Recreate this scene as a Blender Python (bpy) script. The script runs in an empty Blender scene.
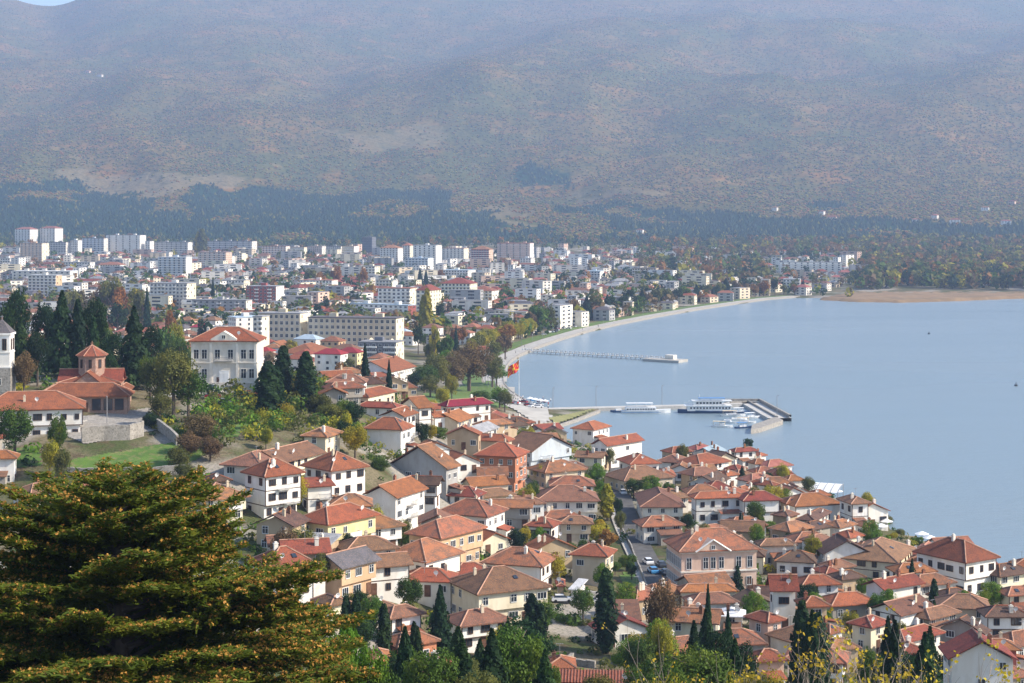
import bpy, math, random
import numpy as np
from mathutils import noise, Vector
R = math.radians
random.seed(7); rng = np.random.default_rng(7)
SC = bpy.context.scene; COL = SC.collection

# ---------------------------------------------------------------- camera, light, exposure
F = 1650.0; HZ = 222.0; CH = 85.0
cd = bpy.data.cameras.new('camera'); cam = bpy.data.objects.new('camera', cd); COL.objects.link(cam)
cam.location = (0, 0, CH); cam.rotation_euler = (R(90), 0, 0)
cd.sensor_width = 36; cd.lens = F / 1024 * 36; cd.shift_y = -(341.5 - HZ) / 1024
cd.clip_start = 1; cd.clip_end = 60000
SC.camera = cam
w = bpy.data.worlds.new('World'); SC.world = w; w.use_nodes = True
nt = w.node_tree; sky = nt.nodes.new('ShaderNodeTexSky'); sky.sky_type = 'NISHITA'; sky.sun_disc = False
SUN_EL = 36; SUN_AZ = 98          # degrees clockwise from +Y (the view direction)
sky.sun_elevation = R(SUN_EL); sky.sun_rotation = R(SUN_AZ); sky.air_density = 1.0; sky.dust_density = 1.0
nt.links.new(sky.outputs[0], nt.nodes['Background'].inputs[0]); nt.nodes['Background'].inputs[1].default_value = 0.15
sl = bpy.data.lights.new('sun', 'SUN'); sl.energy = 4.9; sl.angle = R(0.6); sl.color = (1.0, 0.90, 0.76)
so = bpy.data.objects.new('sun', sl); COL.objects.link(so)
sv = Vector((math.sin(R(SUN_AZ)) * math.cos(R(SUN_EL)), math.cos(R(SUN_AZ)) * math.cos(R(SUN_EL)), math.sin(R(SUN_EL))))
so.rotation_euler = sv.to_track_quat('Z', 'Y').to_euler(); so.location = (0, 0, 400)
SC.view_settings.view_transform = 'Standard'; SC.view_settings.look = 'None'
SC.view_settings.exposure = 0.88; SC.view_settings.gamma = 1
SC.render.engine = 'CYCLES'
SC.cycles.max_bounces = 5; SC.cycles.volume_bounces = 0; SC.cycles.transparent_max_bounces = 6

# ---------------------------------------------------------------- pixel <-> world
def P(u, v, Y): return ((u - 512) / F * Y, Y, CH - (v - HZ) / F * Y)
def S(u, v):    # point on the lake level
    Y = CH * F / (v - HZ); return ((u - 512) / F * Y, Y)
SHORE = [(1100,296),(1024,297),(1000,299),(960,300),(900,302),(860,301),(830,299),(800,297.5),(768,300),(740,304),(700,310),
 (660,317),(620,325),(590,332),(560,341),(540,348),(520,357),(511,363),(505,371),(503,379),(505,387),(511,394),(520,400),(530,406),(545,411),
 (600,411),(596,415),(575,421),(556,428),(566,440),(600,452),(640,462),(665,466),(700,462),(730,462),(760,468),(785,475),(810,485),(842,500),(866,512),
 (890,527),(910,538),(935,549),(965,559),(1000,568),(1024,577)]
SW = [S(u, v) for u, v in SHORE]
WATER = SW + [(200, 370), (420, 330), (1000, 220), (5000, 100), (5000, 2050), (1200, 1960)]
WA = np.array(WATER)
def in_poly(x, y, poly):
    x = np.asarray(x, float); y = np.asarray(y, float); ins = np.zeros(x.shape, bool)
    n = len(poly)
    for i in range(n):
        x1, y1 = poly[i]; x2, y2 = poly[(i + 1) % n]
        if y1 == y2: continue
        c = ((y1 > y) != (y2 > y)) & (x < (x2 - x1) * (y - y1) / (y2 - y1) + x1)
        ins ^= c
    return ins
# terrain control points: image (u, v, distance) and world (X, Y, Z)
CP = [(-60,515,330),(70,512,330),(150,512,330),(150,455,358),(20,450,358),(-60,450,365),(90,412,400),(150,420,395),(0,398,405),(-80,398,410),(225,390,440),(160,392,430),(290,392,450),
 (270,522,330),(240,440,372),(200,480,345),(350,562,315),(430,602,312),(500,642,290),(330,430,400),(270,420,410),(400,485,380),(400,428,450),(390,402,530),(470,432,540),(440,396,700),
 (500,502,440),(560,552,390),(600,602,335),(650,570,375),(650,520,440),(620,482,500),(560,445,600),(700,642,300),(800,642,300),(900,690,278),(1030,690,278),
 (800,560,385),(800,520,440),(750,492,490),(1000,625,335),(1080,640,320),(900,600,350),(350,640,262),(250,600,270),(600,690,252),(480,690,256),(150,600,262),(700,700,245),(800,700,262),(460,560,345),(420,540,352)]
pts = [P(*c) for c in CP]
pts += [(x, y, 1.3) for (x, y) in SW[2:]]
pts += [(0,-40,84),(-60,0,81),(60,0,80),(0,30,73),(0,60,61),(0,100,50),(0,150,38),(0,200,26),(-110,100,54),(110,100,46),(-60,150,41),(80,150,34),(-70,200,33),(80,200,21),(160,250,6),
 (-150,150,48),(-200,300,40),(-250,420,42),(200,200,10),(300,250,2),(-200,30,78),(200,30,60),
 (-200,620,14),(-100,640,13),(-350,700,12),(-250,900,8),(-100,900,5),(-500,1200,8),(-250,1200,5),(-60,1200,3),
 (-500,1700,8),(-150,1700,6),(150,1900,5),(-700,2300,15),(-200,2300,13),(300,2300,11),(800,2300,9),(-900,2900,26),(-200,2900,24),(400,2900,22),(1000,2900,22),(-1100,3400,42),(0,3400,42),(1100,3400,42)]
CPW = np.array(pts); K0 = CPW[:, :2] / 500.0
def _phi(r): return np.where(r > 1e-9, r * r * np.log(np.maximum(r, 1e-9)), 0)
_n = len(K0); _A = np.zeros((_n + 3, _n + 3)); _d = np.linalg.norm(K0[:, None] - K0[None], axis=2)
_A[:_n, :_n] = _phi(_d) + np.eye(_n) * 3e-5; _A[:_n, _n] = 1; _A[:_n, _n+1:] = K0; _A[_n, :_n] = 1; _A[_n+1:, :_n] = K0.T
_W = np.linalg.solve(_A, np.concatenate([CPW[:, 2], [0, 0, 0]]))
def T(x, y):
    x = np.atleast_1d(np.asarray(x, float)); y = np.atleast_1d(np.asarray(y, float))
    sh = x.shape; q = np.stack([x.ravel(), y.ravel()], 1) / 500.0; out = np.empty(len(q))
    for i in range(0, len(q), 20000):
        s = q[i:i+20000]; d = np.linalg.norm(s[:, None] - K0[None], axis=2)
        out[i:i+20000] = _phi(d) @ _W[:_n] + _W[_n] + s @ _W[_n+1:]
    return np.maximum(out, 1.25).reshape(sh)
def T1(x, y): return float(T(x, y)[0])
_YS = np.concatenate([np.arange(120, 900, 1.0), np.arange(900, 3600, 6.0)])
def ray_hit(u, v, h=0.0, ymin=140):
    ys = _YS[_YS >= ymin]; f = CH - (v - HZ) / F * ys - h - T((u - 512) / F * ys, ys)
    neg = np.where(f <= 0)[0]
    if len(neg) == 0: Y = ys[np.argmin(f)]
    elif neg[0] == 0: Y = ys[0]
    else:
        i = neg[0]; t = f[i-1] / (f[i-1] - f[i]); Y = ys[i-1] + t * (ys[i] - ys[i-1])
    return (u - 512) / F * Y, Y
def proj(x, y, z): return 512 + F * x / y, HZ + F * (CH - z) / y

# ---------------------------------------------------------------- materials
def mat(name, c1, c2=None, scale=0.4, rough=0.85, metallic=0.0, c3=None, sc3=3.0, f3=0.35, bump=0.0, bsc=20.0, stretch=None, rand=0.0, trans=0.0, spec=0.3, coord='Object', lo=0.35, hi=0.65):
    m = bpy.data.materials.new(name); m.use_nodes = True; n = m.node_tree.nodes; l = m.node_tree.links
    b = n['Principled BSDF']; b.inputs['Roughness'].default_value = rough; b.inputs['Metallic'].default_value = metallic
    b.inputs['Specular IOR Level'].default_value = spec
    c1 = (*c1, 1); c2 = (*c2, 1) if c2 else tuple(x * 0.82 for x in c1[:3]) + (1,)
    tc = n.new('ShaderNodeTexCoord'); src = tc.outputs[coord]
    if coord == 'World':
        pass
    mp = n.new('ShaderNodeMapping'); l.new(src, mp.inputs[0])
    oi = n.new('ShaderNodeObjectInfo')
    if coord == 'Object':
        mul = n.new('ShaderNodeMath'); mul.operation = 'MULTIPLY'; l.new(oi.outputs['Random'], mul.inputs[0]); mul.inputs[1].default_value = 57.0
        cmb = n.new('ShaderNodeCombineXYZ'); l.new(mul.outputs[0], cmb.inputs[0]); l.new(mul.outputs[0], cmb.inputs[1]); l.new(cmb.outputs[0], mp.inputs[1])
    if stretch: mp.inputs[3].default_value = stretch
    def nz(s, det=4):
        t = n.new('ShaderNodeTexNoise'); t.inputs['Scale'].default_value = s; t.inputs['Detail'].default_value = det; l.new(mp.outputs[0], t.inputs['Vector']); return t
    t1 = nz(scale); r1 = n.new('ShaderNodeMapRange'); r1.inputs[1].default_value = lo; r1.inputs[2].default_value = hi; l.new(t1.outputs[0], r1.inputs[0])
    mx = n.new('ShaderNodeMix'); mx.data_type = 'RGBA'; mx.inputs[6].default_value = c1; mx.inputs[7].default_value = c2; l.new(r1.outputs[0], mx.inputs[0])
    out = mx.outputs[2]
    if c3:
        t2 = nz(sc3, 3); r2 = n.new('ShaderNodeMapRange'); r2.inputs[1].default_value = 0.5; r2.inputs[2].default_value = 0.68; r2.inputs[4].default_value = f3 * 2; l.new(t2.outputs[0], r2.inputs[0])
        m2 = n.new('ShaderNodeMix'); m2.data_type = 'RGBA'; l.new(r2.outputs[0], m2.inputs[0]); l.new(out, m2.inputs[6]); m2.inputs[7].default_value = (*c3, 1); out = m2.outputs[2]
    if rand:
        hs = n.new('ShaderNodeHueSaturation'); rr = n.new('ShaderNodeMapRange'); rr.inputs[3].default_value = 1 - rand; rr.inputs[4].default_value = 1 + rand
        l.new(oi.outputs['Random'], rr.inputs[0]); l.new(rr.outputs[0], hs.inputs['Value']); l.new(out, hs.inputs['Color'])
        r4 = n.new('ShaderNodeMath'); r4.operation = 'MULTIPLY'; r4.inputs[1].default_value = 7.31; l.new(oi.outputs['Random'], r4.inputs[0])
        r5 = n.new('ShaderNodeMath'); r5.operation = 'FRACT'; l.new(r4.outputs[0], r5.inputs[0])
        r6 = n.new('ShaderNodeMapRange'); r6.inputs[3].default_value = 0.5 - 0.06 * rand; r6.inputs[4].default_value = 0.5 + 0.06 * rand; l.new(r5.outputs[0], r6.inputs[0]); l.new(r6.outputs[0], hs.inputs['Hue'])
        out = hs.outputs[0]
    l.new(out, b.inputs['Base Color'])
    if bump:
        t3 = nz(bsc, 2); bp = n.new('ShaderNodeBump'); bp.inputs['Strength'].default_value = bump; bp.inputs['Distance'].default_value = 0.1; l.new(t3.outputs[0], bp.inputs['Height']); l.new(bp.outputs[0], b.inputs['Normal'])
    if trans:
        tr = n.new('ShaderNodeBsdfTranslucent'); l.new(out, tr.inputs[0]); ms = n.new('ShaderNodeMixShader'); ms.inputs[0].default_value = trans
        l.new(b.outputs[0], ms.inputs[1]); l.new(tr.outputs[0], ms.inputs[2]); l.new(ms.outputs[0], n['Material Output'].inputs[0])
    return m
M = {}
def roofm(name, a, b, c):
    a, b, c = [tuple(q * t for q, t in zip(k, (.74, .68, .64) if name not in ('grey', 'white', 'blue', 'slate') else (.9, .9, .9))) for k in (a, b, c)]; M['roof_' + name] = mat('roof_' + name, a, b, 0.55, 0.9, c3=c, sc3=3.2, f3=0.5, bump=1.0, bsc=5.0, rand=0.2, lo=.4, hi=.6)
roofm('orange', (.42,.15,.065), (.31,.12,.06), (.2,.095,.06))
roofm('red', (.33,.10,.055), (.24,.08,.05), (.15,.065,.05))
roofm('brown', (.25,.145,.095), (.17,.105,.075), (.36,.17,.09))
roofm('dark', (.13,.085,.065), (.09,.06,.05), (.2,.11,.075))
roofm('mix', (.38,.165,.085), (.2,.12,.085), (.46,.2,.1))
roofm('crimson', (.36,.03,.05), (.3,.03,.045), (.22,.03,.04))
roofm('pink', (.45,.19,.15), (.36,.14,.11), (.3,.12,.09))
roofm('slate', (.12,.11,.12), (.09,.085,.09), (.17,.14,.13))
roofm('grey', (.34,.34,.35), (.25,.25,.26), (.2,.2,.2))
roofm('white', (.7,.7,.7), (.6,.6,.6), (.5,.5,.5))
roofm('blue', (.42,.52,.6), (.36,.45,.52), (.3,.36,.4))
def wallm(name, a): M['w_' + name] = mat('wall_' + name, a, tuple(x * t for x, t in zip(a, (.84, .81, .76))), 0.3, 0.9, c3=tuple(x * t for x, t in zip(a, (.66, .61, .54))), sc3=0.8, f3=0.2, rand=0.07, stretch=(1, 1, .45))
for k, c in dict(white=(.82,.80,.76), cream=(.78,.71,.54), beige=(.62,.53,.40), tan=(.5,.38,.25), yellow=(.7,.6,.34), pink=(.66,.48,.38), grey=(.4,.4,.4), salmon=(.5,.22,.12),
                 peach=(.62,.42,.26), stone=(.36,.33,.29), brickred=(.33,.09,.08), blue=(.5,.56,.62), pale=(.74,.70,.63), darkgrey=(.16,.17,.2)).items(): wallm(k, c)
M['brick'] = mat('church_brick', (.36,.22,.16), (.28,.17,.13), 1.5, c3=(.45,.38,.32), sc3=3, f3=.3, bump=.4, bsc=6)
M['ridge'] = mat('ridge_tile', (.42,.24,.16), (.3,.16,.11), 1.0)
M['glass'] = mat('window_glass', (.035,.045,.06), (.02,.025,.035), 0.8, rough=0.12, spec=0.6)
M['frame_white'] = mat('frame_white', (.7,.7,.68)); M['frame_brown'] = mat('frame_brown', (.1,.055,.035))
M['wood'] = mat('wood_dark', (.09,.05,.035), (.06,.035,.025), 2); M['door'] = mat('door_wood', (.16,.08,.05), (.1,.05,.03), 2)
M['metal'] = mat('metal_grey', (.3,.3,.31), rough=.5, metallic=.3); M['concrete'] = mat('concrete', (.5,.48,.44), (.4,.38,.35), .3, c3=(.3,.28,.25), sc3=1.2, f3=.25)
M['stone'] = mat('stone_wall', (.36,.33,.29), (.26,.24,.21), .8, c3=(.17,.15,.13), sc3=2.2, f3=.45, bump=.8, bsc=4)
M['bark'] = mat('bark', (.13,.1,.075), (.08,.06,.045), 2); M['twig'] = mat('pale_twig', (.33,.28,.23), (.22,.18,.15), 3)
M['asphalt'] = mat('asphalt', (.11,.105,.1), (.075,.072,.07), .4); M['paving'] = mat('paving', (.42,.4,.36), (.33,.31,.28), .2, c3=(.4,.37,.33), sc3=1.5, f3=.2)
M['grass'] = mat('lawn_grass', (.10,.175,.026), (.06,.115,.02), .25, c3=(.17,.16,.06), sc3=.7, f3=.5, bump=.6, bsc=3)
M['canvas'] = mat('canvas_white', (.85,.85,.84), rough=.7); M['rubber'] = mat('rubber', (.02,.02,.02))
M['redcloth'] = mat('red_cloth', (.65,.03,.02)); M['yellowcloth'] = mat('yellow_cloth', (.85,.55,.03))
M['hull_white'] = mat('hull_white', (.78,.78,.77), rough=.4); M['hull_blue'] = mat('hull_blue', (.03,.07,.16), rough=.4); M['deck_blue'] = mat('deck_blue', (.1,.25,.5), rough=.5)
M['skin'] = mat('skin', (.5,.3,.22)); M['cloth_dark'] = mat('cloth_dark', (.05,.05,.08), rand=.5); M['cloth_light'] = mat('cloth_light', (.4,.35,.35), rand=.5)
for k, c in dict(white=(.75,.75,.75), red=(.22,.02,.03), blue=(.06,.25,.5), dark=(.04,.045,.055), silver=(.42,.43,.45)).items(): M['car_' + k] = mat('car_paint_' + k, c, c, rough=.25, spec=.6)
def leafm(name, a, b, c): M['l_' + name] = mat('leaf_' + name, a, b, .5, .7, c3=c, sc3=2.2, f3=.4, rand=.18, trans=.35, spec=.2)
leafm('green', (.075,.135,.016), (.04,.085,.012), (.15,.19,.015)); leafm('dark', (.020,.052,.014), (.010,.030,.010), (.04,.08,.016))
leafm('bright', (.12,.22,.016), (.07,.15,.012), (.24,.28,.02)); leafm('yellow', (.36,.30,.02), (.2,.21,.02), (.45,.33,.02))
leafm('autumn', (.3,.13,.03), (.2,.1,.025), (.36,.19,.03)); leafm('olive', (.13,.135,.03), (.08,.09,.022), (.21,.19,.03))
leafm('fir', (.012,.042,.02), (.008,.027,.016), (.02,.06,.025)); leafm('cedar', (.12,.165,.014), (.065,.11,.01), (.2,.2,.015)); leafm('cone', (.46,.25,.05), (.34,.18,.04), (.5,.32,.06))
leafm('brown', (.18,.115,.055), (.12,.085,.04), (.25,.16,.06)); leafm('gold', (.5,.36,.03), (.4,.3,.03), (.6,.42,.04))
leafm('pine', (.012,.045,.034), (.008,.032,.026), (.02,.065,.04))

# ---------------------------------------------------------------- mesh helpers
class MB:
    def __init__(s): s.v = []; s.f = []; s.m = []
    def face(s, pts, mi=0):
        i = len(s.v); s.v += [tuple(p) for p in pts]; s.f.append(tuple(range(i, i + len(pts)))); s.m.append(mi)
    def box(s, x0, y0, z0, x1, y1, z1, mi=0):
        i = len(s.v); s.v += [(x0,y0,z0),(x1,y0,z0),(x1,y1,z0),(x0,y1,z0),(x0,y0,z1),(x1,y0,z1),(x1,y1,z1),(x0,y1,z1)]
        for q in ((0,3,2,1),(4,5,6,7),(0,1,5,4),(1,2,6,5),(2,3,7,6),(3,0,4,7)): s.f.append(tuple(i + k for k in q)); s.m.append(mi)
    def prism(s, poly, z0, z1, mi=0):
        n = len(poly); i = len(s.v); s.v += [(x, y, z0) for x, y in poly] + [(x, y, z1) for x, y in poly]
        s.f.append(tuple(range(i + n - 1, i - 1, -1))); s.f.append(tuple(range(i + n, i + 2 * n))); s.m += [mi, mi]
        for k in range(n): s.f.append((i + k, i + (k + 1) % n, i + n + (k + 1) % n, i + n + k)); s.m.append(mi)
    def tube(s, pts, rad, n=5, mi=0):
        base = len(s.v); rings = len(pts)
        for k, p in enumerate(pts):
            p = Vector(p); a = Vector(pts[min(k + 1, rings - 1)]) - Vector(pts[max(k - 1, 0)])
            a = a.normalized() if a.length > 1e-6 else Vector((0, 0, 1))
            e = a.cross(Vector((0, 0, 1)) if abs(a.z) < .9 else Vector((1, 0, 0))).normalized(); g = a.cross(e)
            r = rad[k] if hasattr(rad, '__len__') else rad
            for j in range(n):
                t = 2 * math.pi * j / n; q = p + e * (math.cos(t) * r) + g * (math.sin(t) * r); s.v.append(tuple(q))
        for k in range(rings - 1):
            for j in range(n):
                s.f.append((base + k*n + j, base + k*n + (j+1) % n, base + (k+1)*n + (j+1) % n, base + (k+1)*n + j)); s.m.append(mi)
        s.f.append(tuple(base + j for j in range(n))[::-1]); s.f.append(tuple(base + (rings-1)*n + j for j in range(n))); s.m += [mi, mi]
    def cone(s, cx, cy, z0, z1, r0, r1, n=8, mi=0, ph=0):
        a = [(cx + r0 * math.cos(ph + 2*math.pi*k/n), cy + r0 * math.sin(ph + 2*math.pi*k/n), z0) for k in range(n)]
        b = [(cx + r1 * math.cos(ph + 2*math.pi*k/n), cy + r1 * math.sin(ph + 2*math.pi*k/n), z1) for k in range(n)]
        i = len(s.v); s.v += a + b
        for k in range(n): s.f.append((i + k, i + (k+1) % n, i + n + (k+1) % n, i + n + k)); s.m.append(mi)
        s.f.append(tuple(range(i + n - 1, i - 1, -1))); s.f.append(tuple(range(i + n, i + 2*n))); s.m += [mi, mi]
    def mesh(s, name, mats):
        me = bpy.data.meshes.new(name); me.from_pydata(s.v, [], s.f)
        for m in mats: me.materials.append(m)
        if len(mats) > 1: me.polygons.foreach_set('material_index', s.m)
        me.update(); return me
    def build(s, name, mats, parent=None, loc=None):
        if not isinstance(mats, (list, tuple)): mats = [mats]
        return link(name, s.mesh(name, mats), parent, loc)
def link(name, me, parent=None, loc=None, rz=0, scale=None):
    o = bpy.data.objects.new(name, me); COL.objects.link(o)
    if parent: o.parent = parent
    if loc: o.location = loc
    if rz: o.rotation_euler = (0, 0, rz)
    if scale: o.scale = scale
    return o
def np_mesh(name, V, nper, mats, mi=None):
    """V: (k*nper,3) array of separate polygons with nper corners each"""
    k = len(V) // nper; me = bpy.data.meshes.new(name); me.vertices.add(len(V)); me.vertices.foreach_set('co', np.asarray(V, np.float32).ravel())
    me.loops.add(len(V)); me.loops.foreach_set('vertex_index', np.arange(len(V), dtype=np.int32))
    me.polygons.add(k); me.polygons.foreach_set('loop_start', np.arange(0, len(V), nper, dtype=np.int32))
    try: me.polygons.foreach_set('loop_total', np.full(k, nper, np.int32))
    except Exception: pass
    for m in mats: me.materials.append(m)
    if mi is not None: me.polygons.foreach_set('material_index', np.asarray(mi, np.int32))
    me.update(); me.validate(); return me
def grid_mesh(name, X, Y, Z, mats, drop=None):
    r, c = X.shape; V = np.stack([X, Y, Z], 2).reshape(-1, 3); i = np.arange(r * c).reshape(r, c)
    q = np.stack([i[:-1, :-1], i[:-1, 1:], i[1:, 1:], i[1:, :-1]], 2).reshape(-1, 4)
    if drop is not None: q = q[~drop.ravel()]
    me = bpy.data.meshes.new(name); me.from_pydata(V.tolist(), [], q.tolist())
    for m in mats: me.materials.append(m)
    me.polygons.foreach_set('use_smooth', np.ones(len(q), bool)); me.update(); return me
AUTO = []
def tag(o, label=None, cat=None, group=None, kind=None, auto=None):
    if label: o['label'] = label
    if cat: o['category'] = cat
    if group: o['group'] = group
    if kind: o['kind'] = kind
    if auto: AUTO.append((o, auto))
    return o
def empty(name, x, y, z, rz=0):
    o = bpy.data.objects.new(name, None); COL.objects.link(o); o.location = (x, y, z); o.rotation_euler = (0, 0, rz); o.empty_display_size = 1; return o
# ---------------------------------------------------------------- ground, lake, mountains
def terrain_mat():
    m = bpy.data.materials.new('ground_soil'); m.use_nodes = True; n = m.node_tree.nodes; l = m.node_tree.links; b = n['Principled BSDF']
    b.inputs['Roughness'].default_value = .95; b.inputs['Specular IOR Level'].default_value = .1
    g = n.new('ShaderNodeNewGeometry')
    def nz(sc, det=5):
        t = n.new('ShaderNodeTexNoise'); t.inputs['Scale'].default_value = sc; t.inputs['Detail'].default_value = det; l.new(g.outputs['Position'], t.inputs['Vector']); return t.outputs[0]
    def rng_(x, a, c, lo=0, hi=1):
        r = n.new('ShaderNodeMapRange'); l.new(x, r.inputs[0]); r.inputs[1].default_value = a; r.inputs[2].default_value = c; r.inputs[3].default_value = lo; r.inputs[4].default_value = hi; return r.outputs[0]
    def mx(f, a, c):
        k = n.new('ShaderNodeMix'); k.data_type = 'RGBA'; l.new(f, k.inputs[0])
        for s, i in ((a, 6), (c, 7)):
            if isinstance(s, tuple): k.inputs[i].default_value = (*s, 1)
            else: l.new(s, k.inputs[i])
        return k.outputs[2]
    c = mx(rng_(nz(.06), .42, .58), (.07, .085, .03), (.17, .14, .085))
    c = mx(rng_(nz(.35), .5, .65), c, (.10, .075, .045))
    c = mx(rng_(nz(.025, 3), .52, .6), c, (.3, .27, .23))
    c = mx(rng_(nz(1.7), .5, .7, 0, .6), c, (.04, .06, .02))
    l.new(c, b.inputs['Base Color']); bp = n.new('ShaderNodeBump'); bp.inputs['Distance'].default_value = .3; l.new(nz(1.2), bp.inputs['Height']); l.new(bp.outputs[0], b.inputs['Normal'])
    return m
nr, nc = 330, 260
tt = np.linspace(0, 1, nr)[:, None]; ss = np.linspace(-1, 1, nc)[None, :]
Yg = -60 + 55 * (np.exp(tt * math.log((3460 + 60) / 55 + 1)) - 1) * np.ones((1, nc)); Xg = ss * (np.maximum(Yg, 0) * .62 + 130)
Zg = T(Xg, Yg); wet = in_poly(Xg, Yg, WATER)
Zg = np.where(wet, -4.0, Zg)
# the camera's own hill stays just below the lens
tag(link('ground', grid_mesh('ground', Xg, Yg, Zg, [terrain_mat()])), kind='structure')

def water_mat():
    m = bpy.data.materials.new('lake_water'); m.use_nodes = True; n = m.node_tree.nodes; l = m.node_tree.links; b = n['Principled BSDF']
    b.inputs['Roughness'].default_value = .24; b.inputs['IOR'].default_value = 1.33
    g = n.new('ShaderNodeNewGeometry')
    mp = n.new('ShaderNodeMapping'); l.new(g.outputs['Position'], mp.inputs[0]); mp.inputs[3].default_value = (.3, 1, 1)
    big = n.new('ShaderNodeTexNoise'); big.inputs['Scale'].default_value = .006; big.inputs['Detail'].default_value = 3; l.new(mp.outputs[0], big.inputs['Vector'])
    cr = n.new('ShaderNodeMix'); cr.data_type = 'RGBA'; cr.inputs[6].default_value = (.15, .225, .268, 1); cr.inputs[7].default_value = (.235, .29, .325, 1); l.new(big.outputs[0], cr.inputs[0]); l.new(cr.outputs[2], b.inputs['Base Color'])
    t = n.new('ShaderNodeTexNoise'); t.inputs['Scale'].default_value = .45; t.inputs['Detail'].default_value = 6; t.inputs['Roughness'].default_value = .65; l.new(mp.outputs[0], t.inputs['Vector'])
    rr = n.new('ShaderNodeMapRange'); rr.inputs[3].default_value = .25; rr.inputs[4].default_value = 1.15; rr.inputs[1].default_value = .35; rr.inputs[2].default_value = .65; l.new(big.outputs[0], rr.inputs[0])
    bp = n.new('ShaderNodeBump'); bp.inputs['Distance'].default_value = .55; l.new(rr.outputs[0], bp.inputs['Strength']); l.new(t.outputs[0], bp.inputs['Height']); l.new(bp.outputs[0], b.inputs['Normal'])
    return m
wb = MB(); wb.face([(-200, 250, 0), (6000, -200, 0), (6000, 3000, 0), (-200, 3000, 0)])
tag(wb.build('lake_water', water_mat()), kind='structure')

def mount_z(X, Y):
    u = 512 + F * X / Y
    yp = [3300, 3600, 4000, 4500, 5000, 6000, 7000, 8500, 9500]; vp = [245, 236, 217, 193, 168, 118, 78, 28, -14]
    zp = [CH + (HZ - v) / F * y for v, y in zip(vp, yp)]; zp[0] = 32
    Z = np.interp(Y, yp + [11500], zp + [zp[-1] - 250])
    crest = np.exp(-((u - 48) / 48) ** 2) * np.clip((Y - 7000) / 2500, 0, 1) * 112
    Z = Z - crest
    # right part lower and smoother at the foot, spurs running down towards the lake
    def spur(u0, slope, width, amp, y0, y1):
        c = u0 + slope * (Y - 6000) / 1000; s = np.clip((Y - y0) / 700, 0, 1) * np.clip((y1 - Y) / 900, 0, 1); d = (u - c)
        prof = np.where(d < 0, np.exp(-(d / (width * .55)) ** 2), np.exp(-(d / (width * 1.5)) ** 2)); return .68 * amp * s * prof
    Z = Z + spur(480, 90, 210, 190, 5300, 8700) + spur(980, 60, 150, 130, 4800, 8600) + spur(130, 30, 110, 80, 4600, 7400) + spur(760, 70, 100, 70, 4200, 7000) - spur(640, 60, 60, 60, 5200, 9000) + spur(240, -40, 80, 90, 7000, 9500)
    return Z
mr, mc = 240, 380
Ym = np.geomspace(3300, 11300, mr)[:, None] * np.ones((1, mc)); Um = np.linspace(-520, 1560, mc)[None, :]
Xm = (Um - 512) / F * Ym; Zm = mount_z(Xm, Ym)
nzv = np.array([noise.fractal(Vector((x / 900, y / 1300, 3.1)), 1.0, 2.1, 6) for x, y in zip(Xm.ravel(), Ym.ravel())]).reshape(Xm.shape)
rdg = np.array([1 - abs(noise.noise(Vector((x / 420 + .3 * y / 420, y / 1500, 9.0)))) * 2 for x, y in zip(Xm.ravel(), Ym.ravel())]).reshape(Xm.shape)
ampl = np.clip((Ym - 3400) / 1500, 0, 1)
Zm = Zm + nzv * 75 * ampl * np.clip((9800 - Ym) / 1200, .25, 1) + rdg * 26 * ampl * np.clip((9000 - Ym) / 1500, 0, 1)
Vm = HZ + F * (CH - Zm) / Ym   # used only to lay out the woods on the slope
def cover(u, v, x, y):
    n1 = noise.fractal(Vector((x / 260, y / 420, 1.7)), 1.0, 2.0, 4) * 26
    n2 = noise.noise(Vector((x / 110, y / 160, 5))) * 9; vv = v + n1 * (1.0 if v > 195 else .5) + n2
    lim = 186 if u < 150 else (190 if u < 300 else (193 if u < 450 else 214))
    if 150 < u < 190: lim = 205
    if u > 780: lim = 217
    c = 0.0
    if vv > lim: c = 1.0
    if 515 < u < 570 and 170 < vv < 188: c = .8
    if ((u - 150) / 95) ** 2 + ((vv - 181) / 11) ** 2 < 1: c = -.8
    if ((u - 385) / 66) ** 2 + ((vv - 138) / 7) ** 2 < 1: c = -.55
    if ((u - 500) / 40) ** 2 + ((vv - 216) / 7) ** 2 < 1: c = -.7
    if ((u - 620) / 50) ** 2 + ((vv - 190) / 6) ** 2 < 1: c = -.6
    if c > .5 and noise.fractal(Vector((x / 190, y / 300, 8)), 1.0, 2.0, 3) > (.52 if u < 460 else .3): c = .1
    return c
Cv = np.array([cover(u, v, x, y) for u, v, x, y in zip((Um * np.ones((mr, 1))).ravel(), Vm.ravel(), Xm.ravel(), Ym.ravel())]).reshape(Xm.shape)
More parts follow.
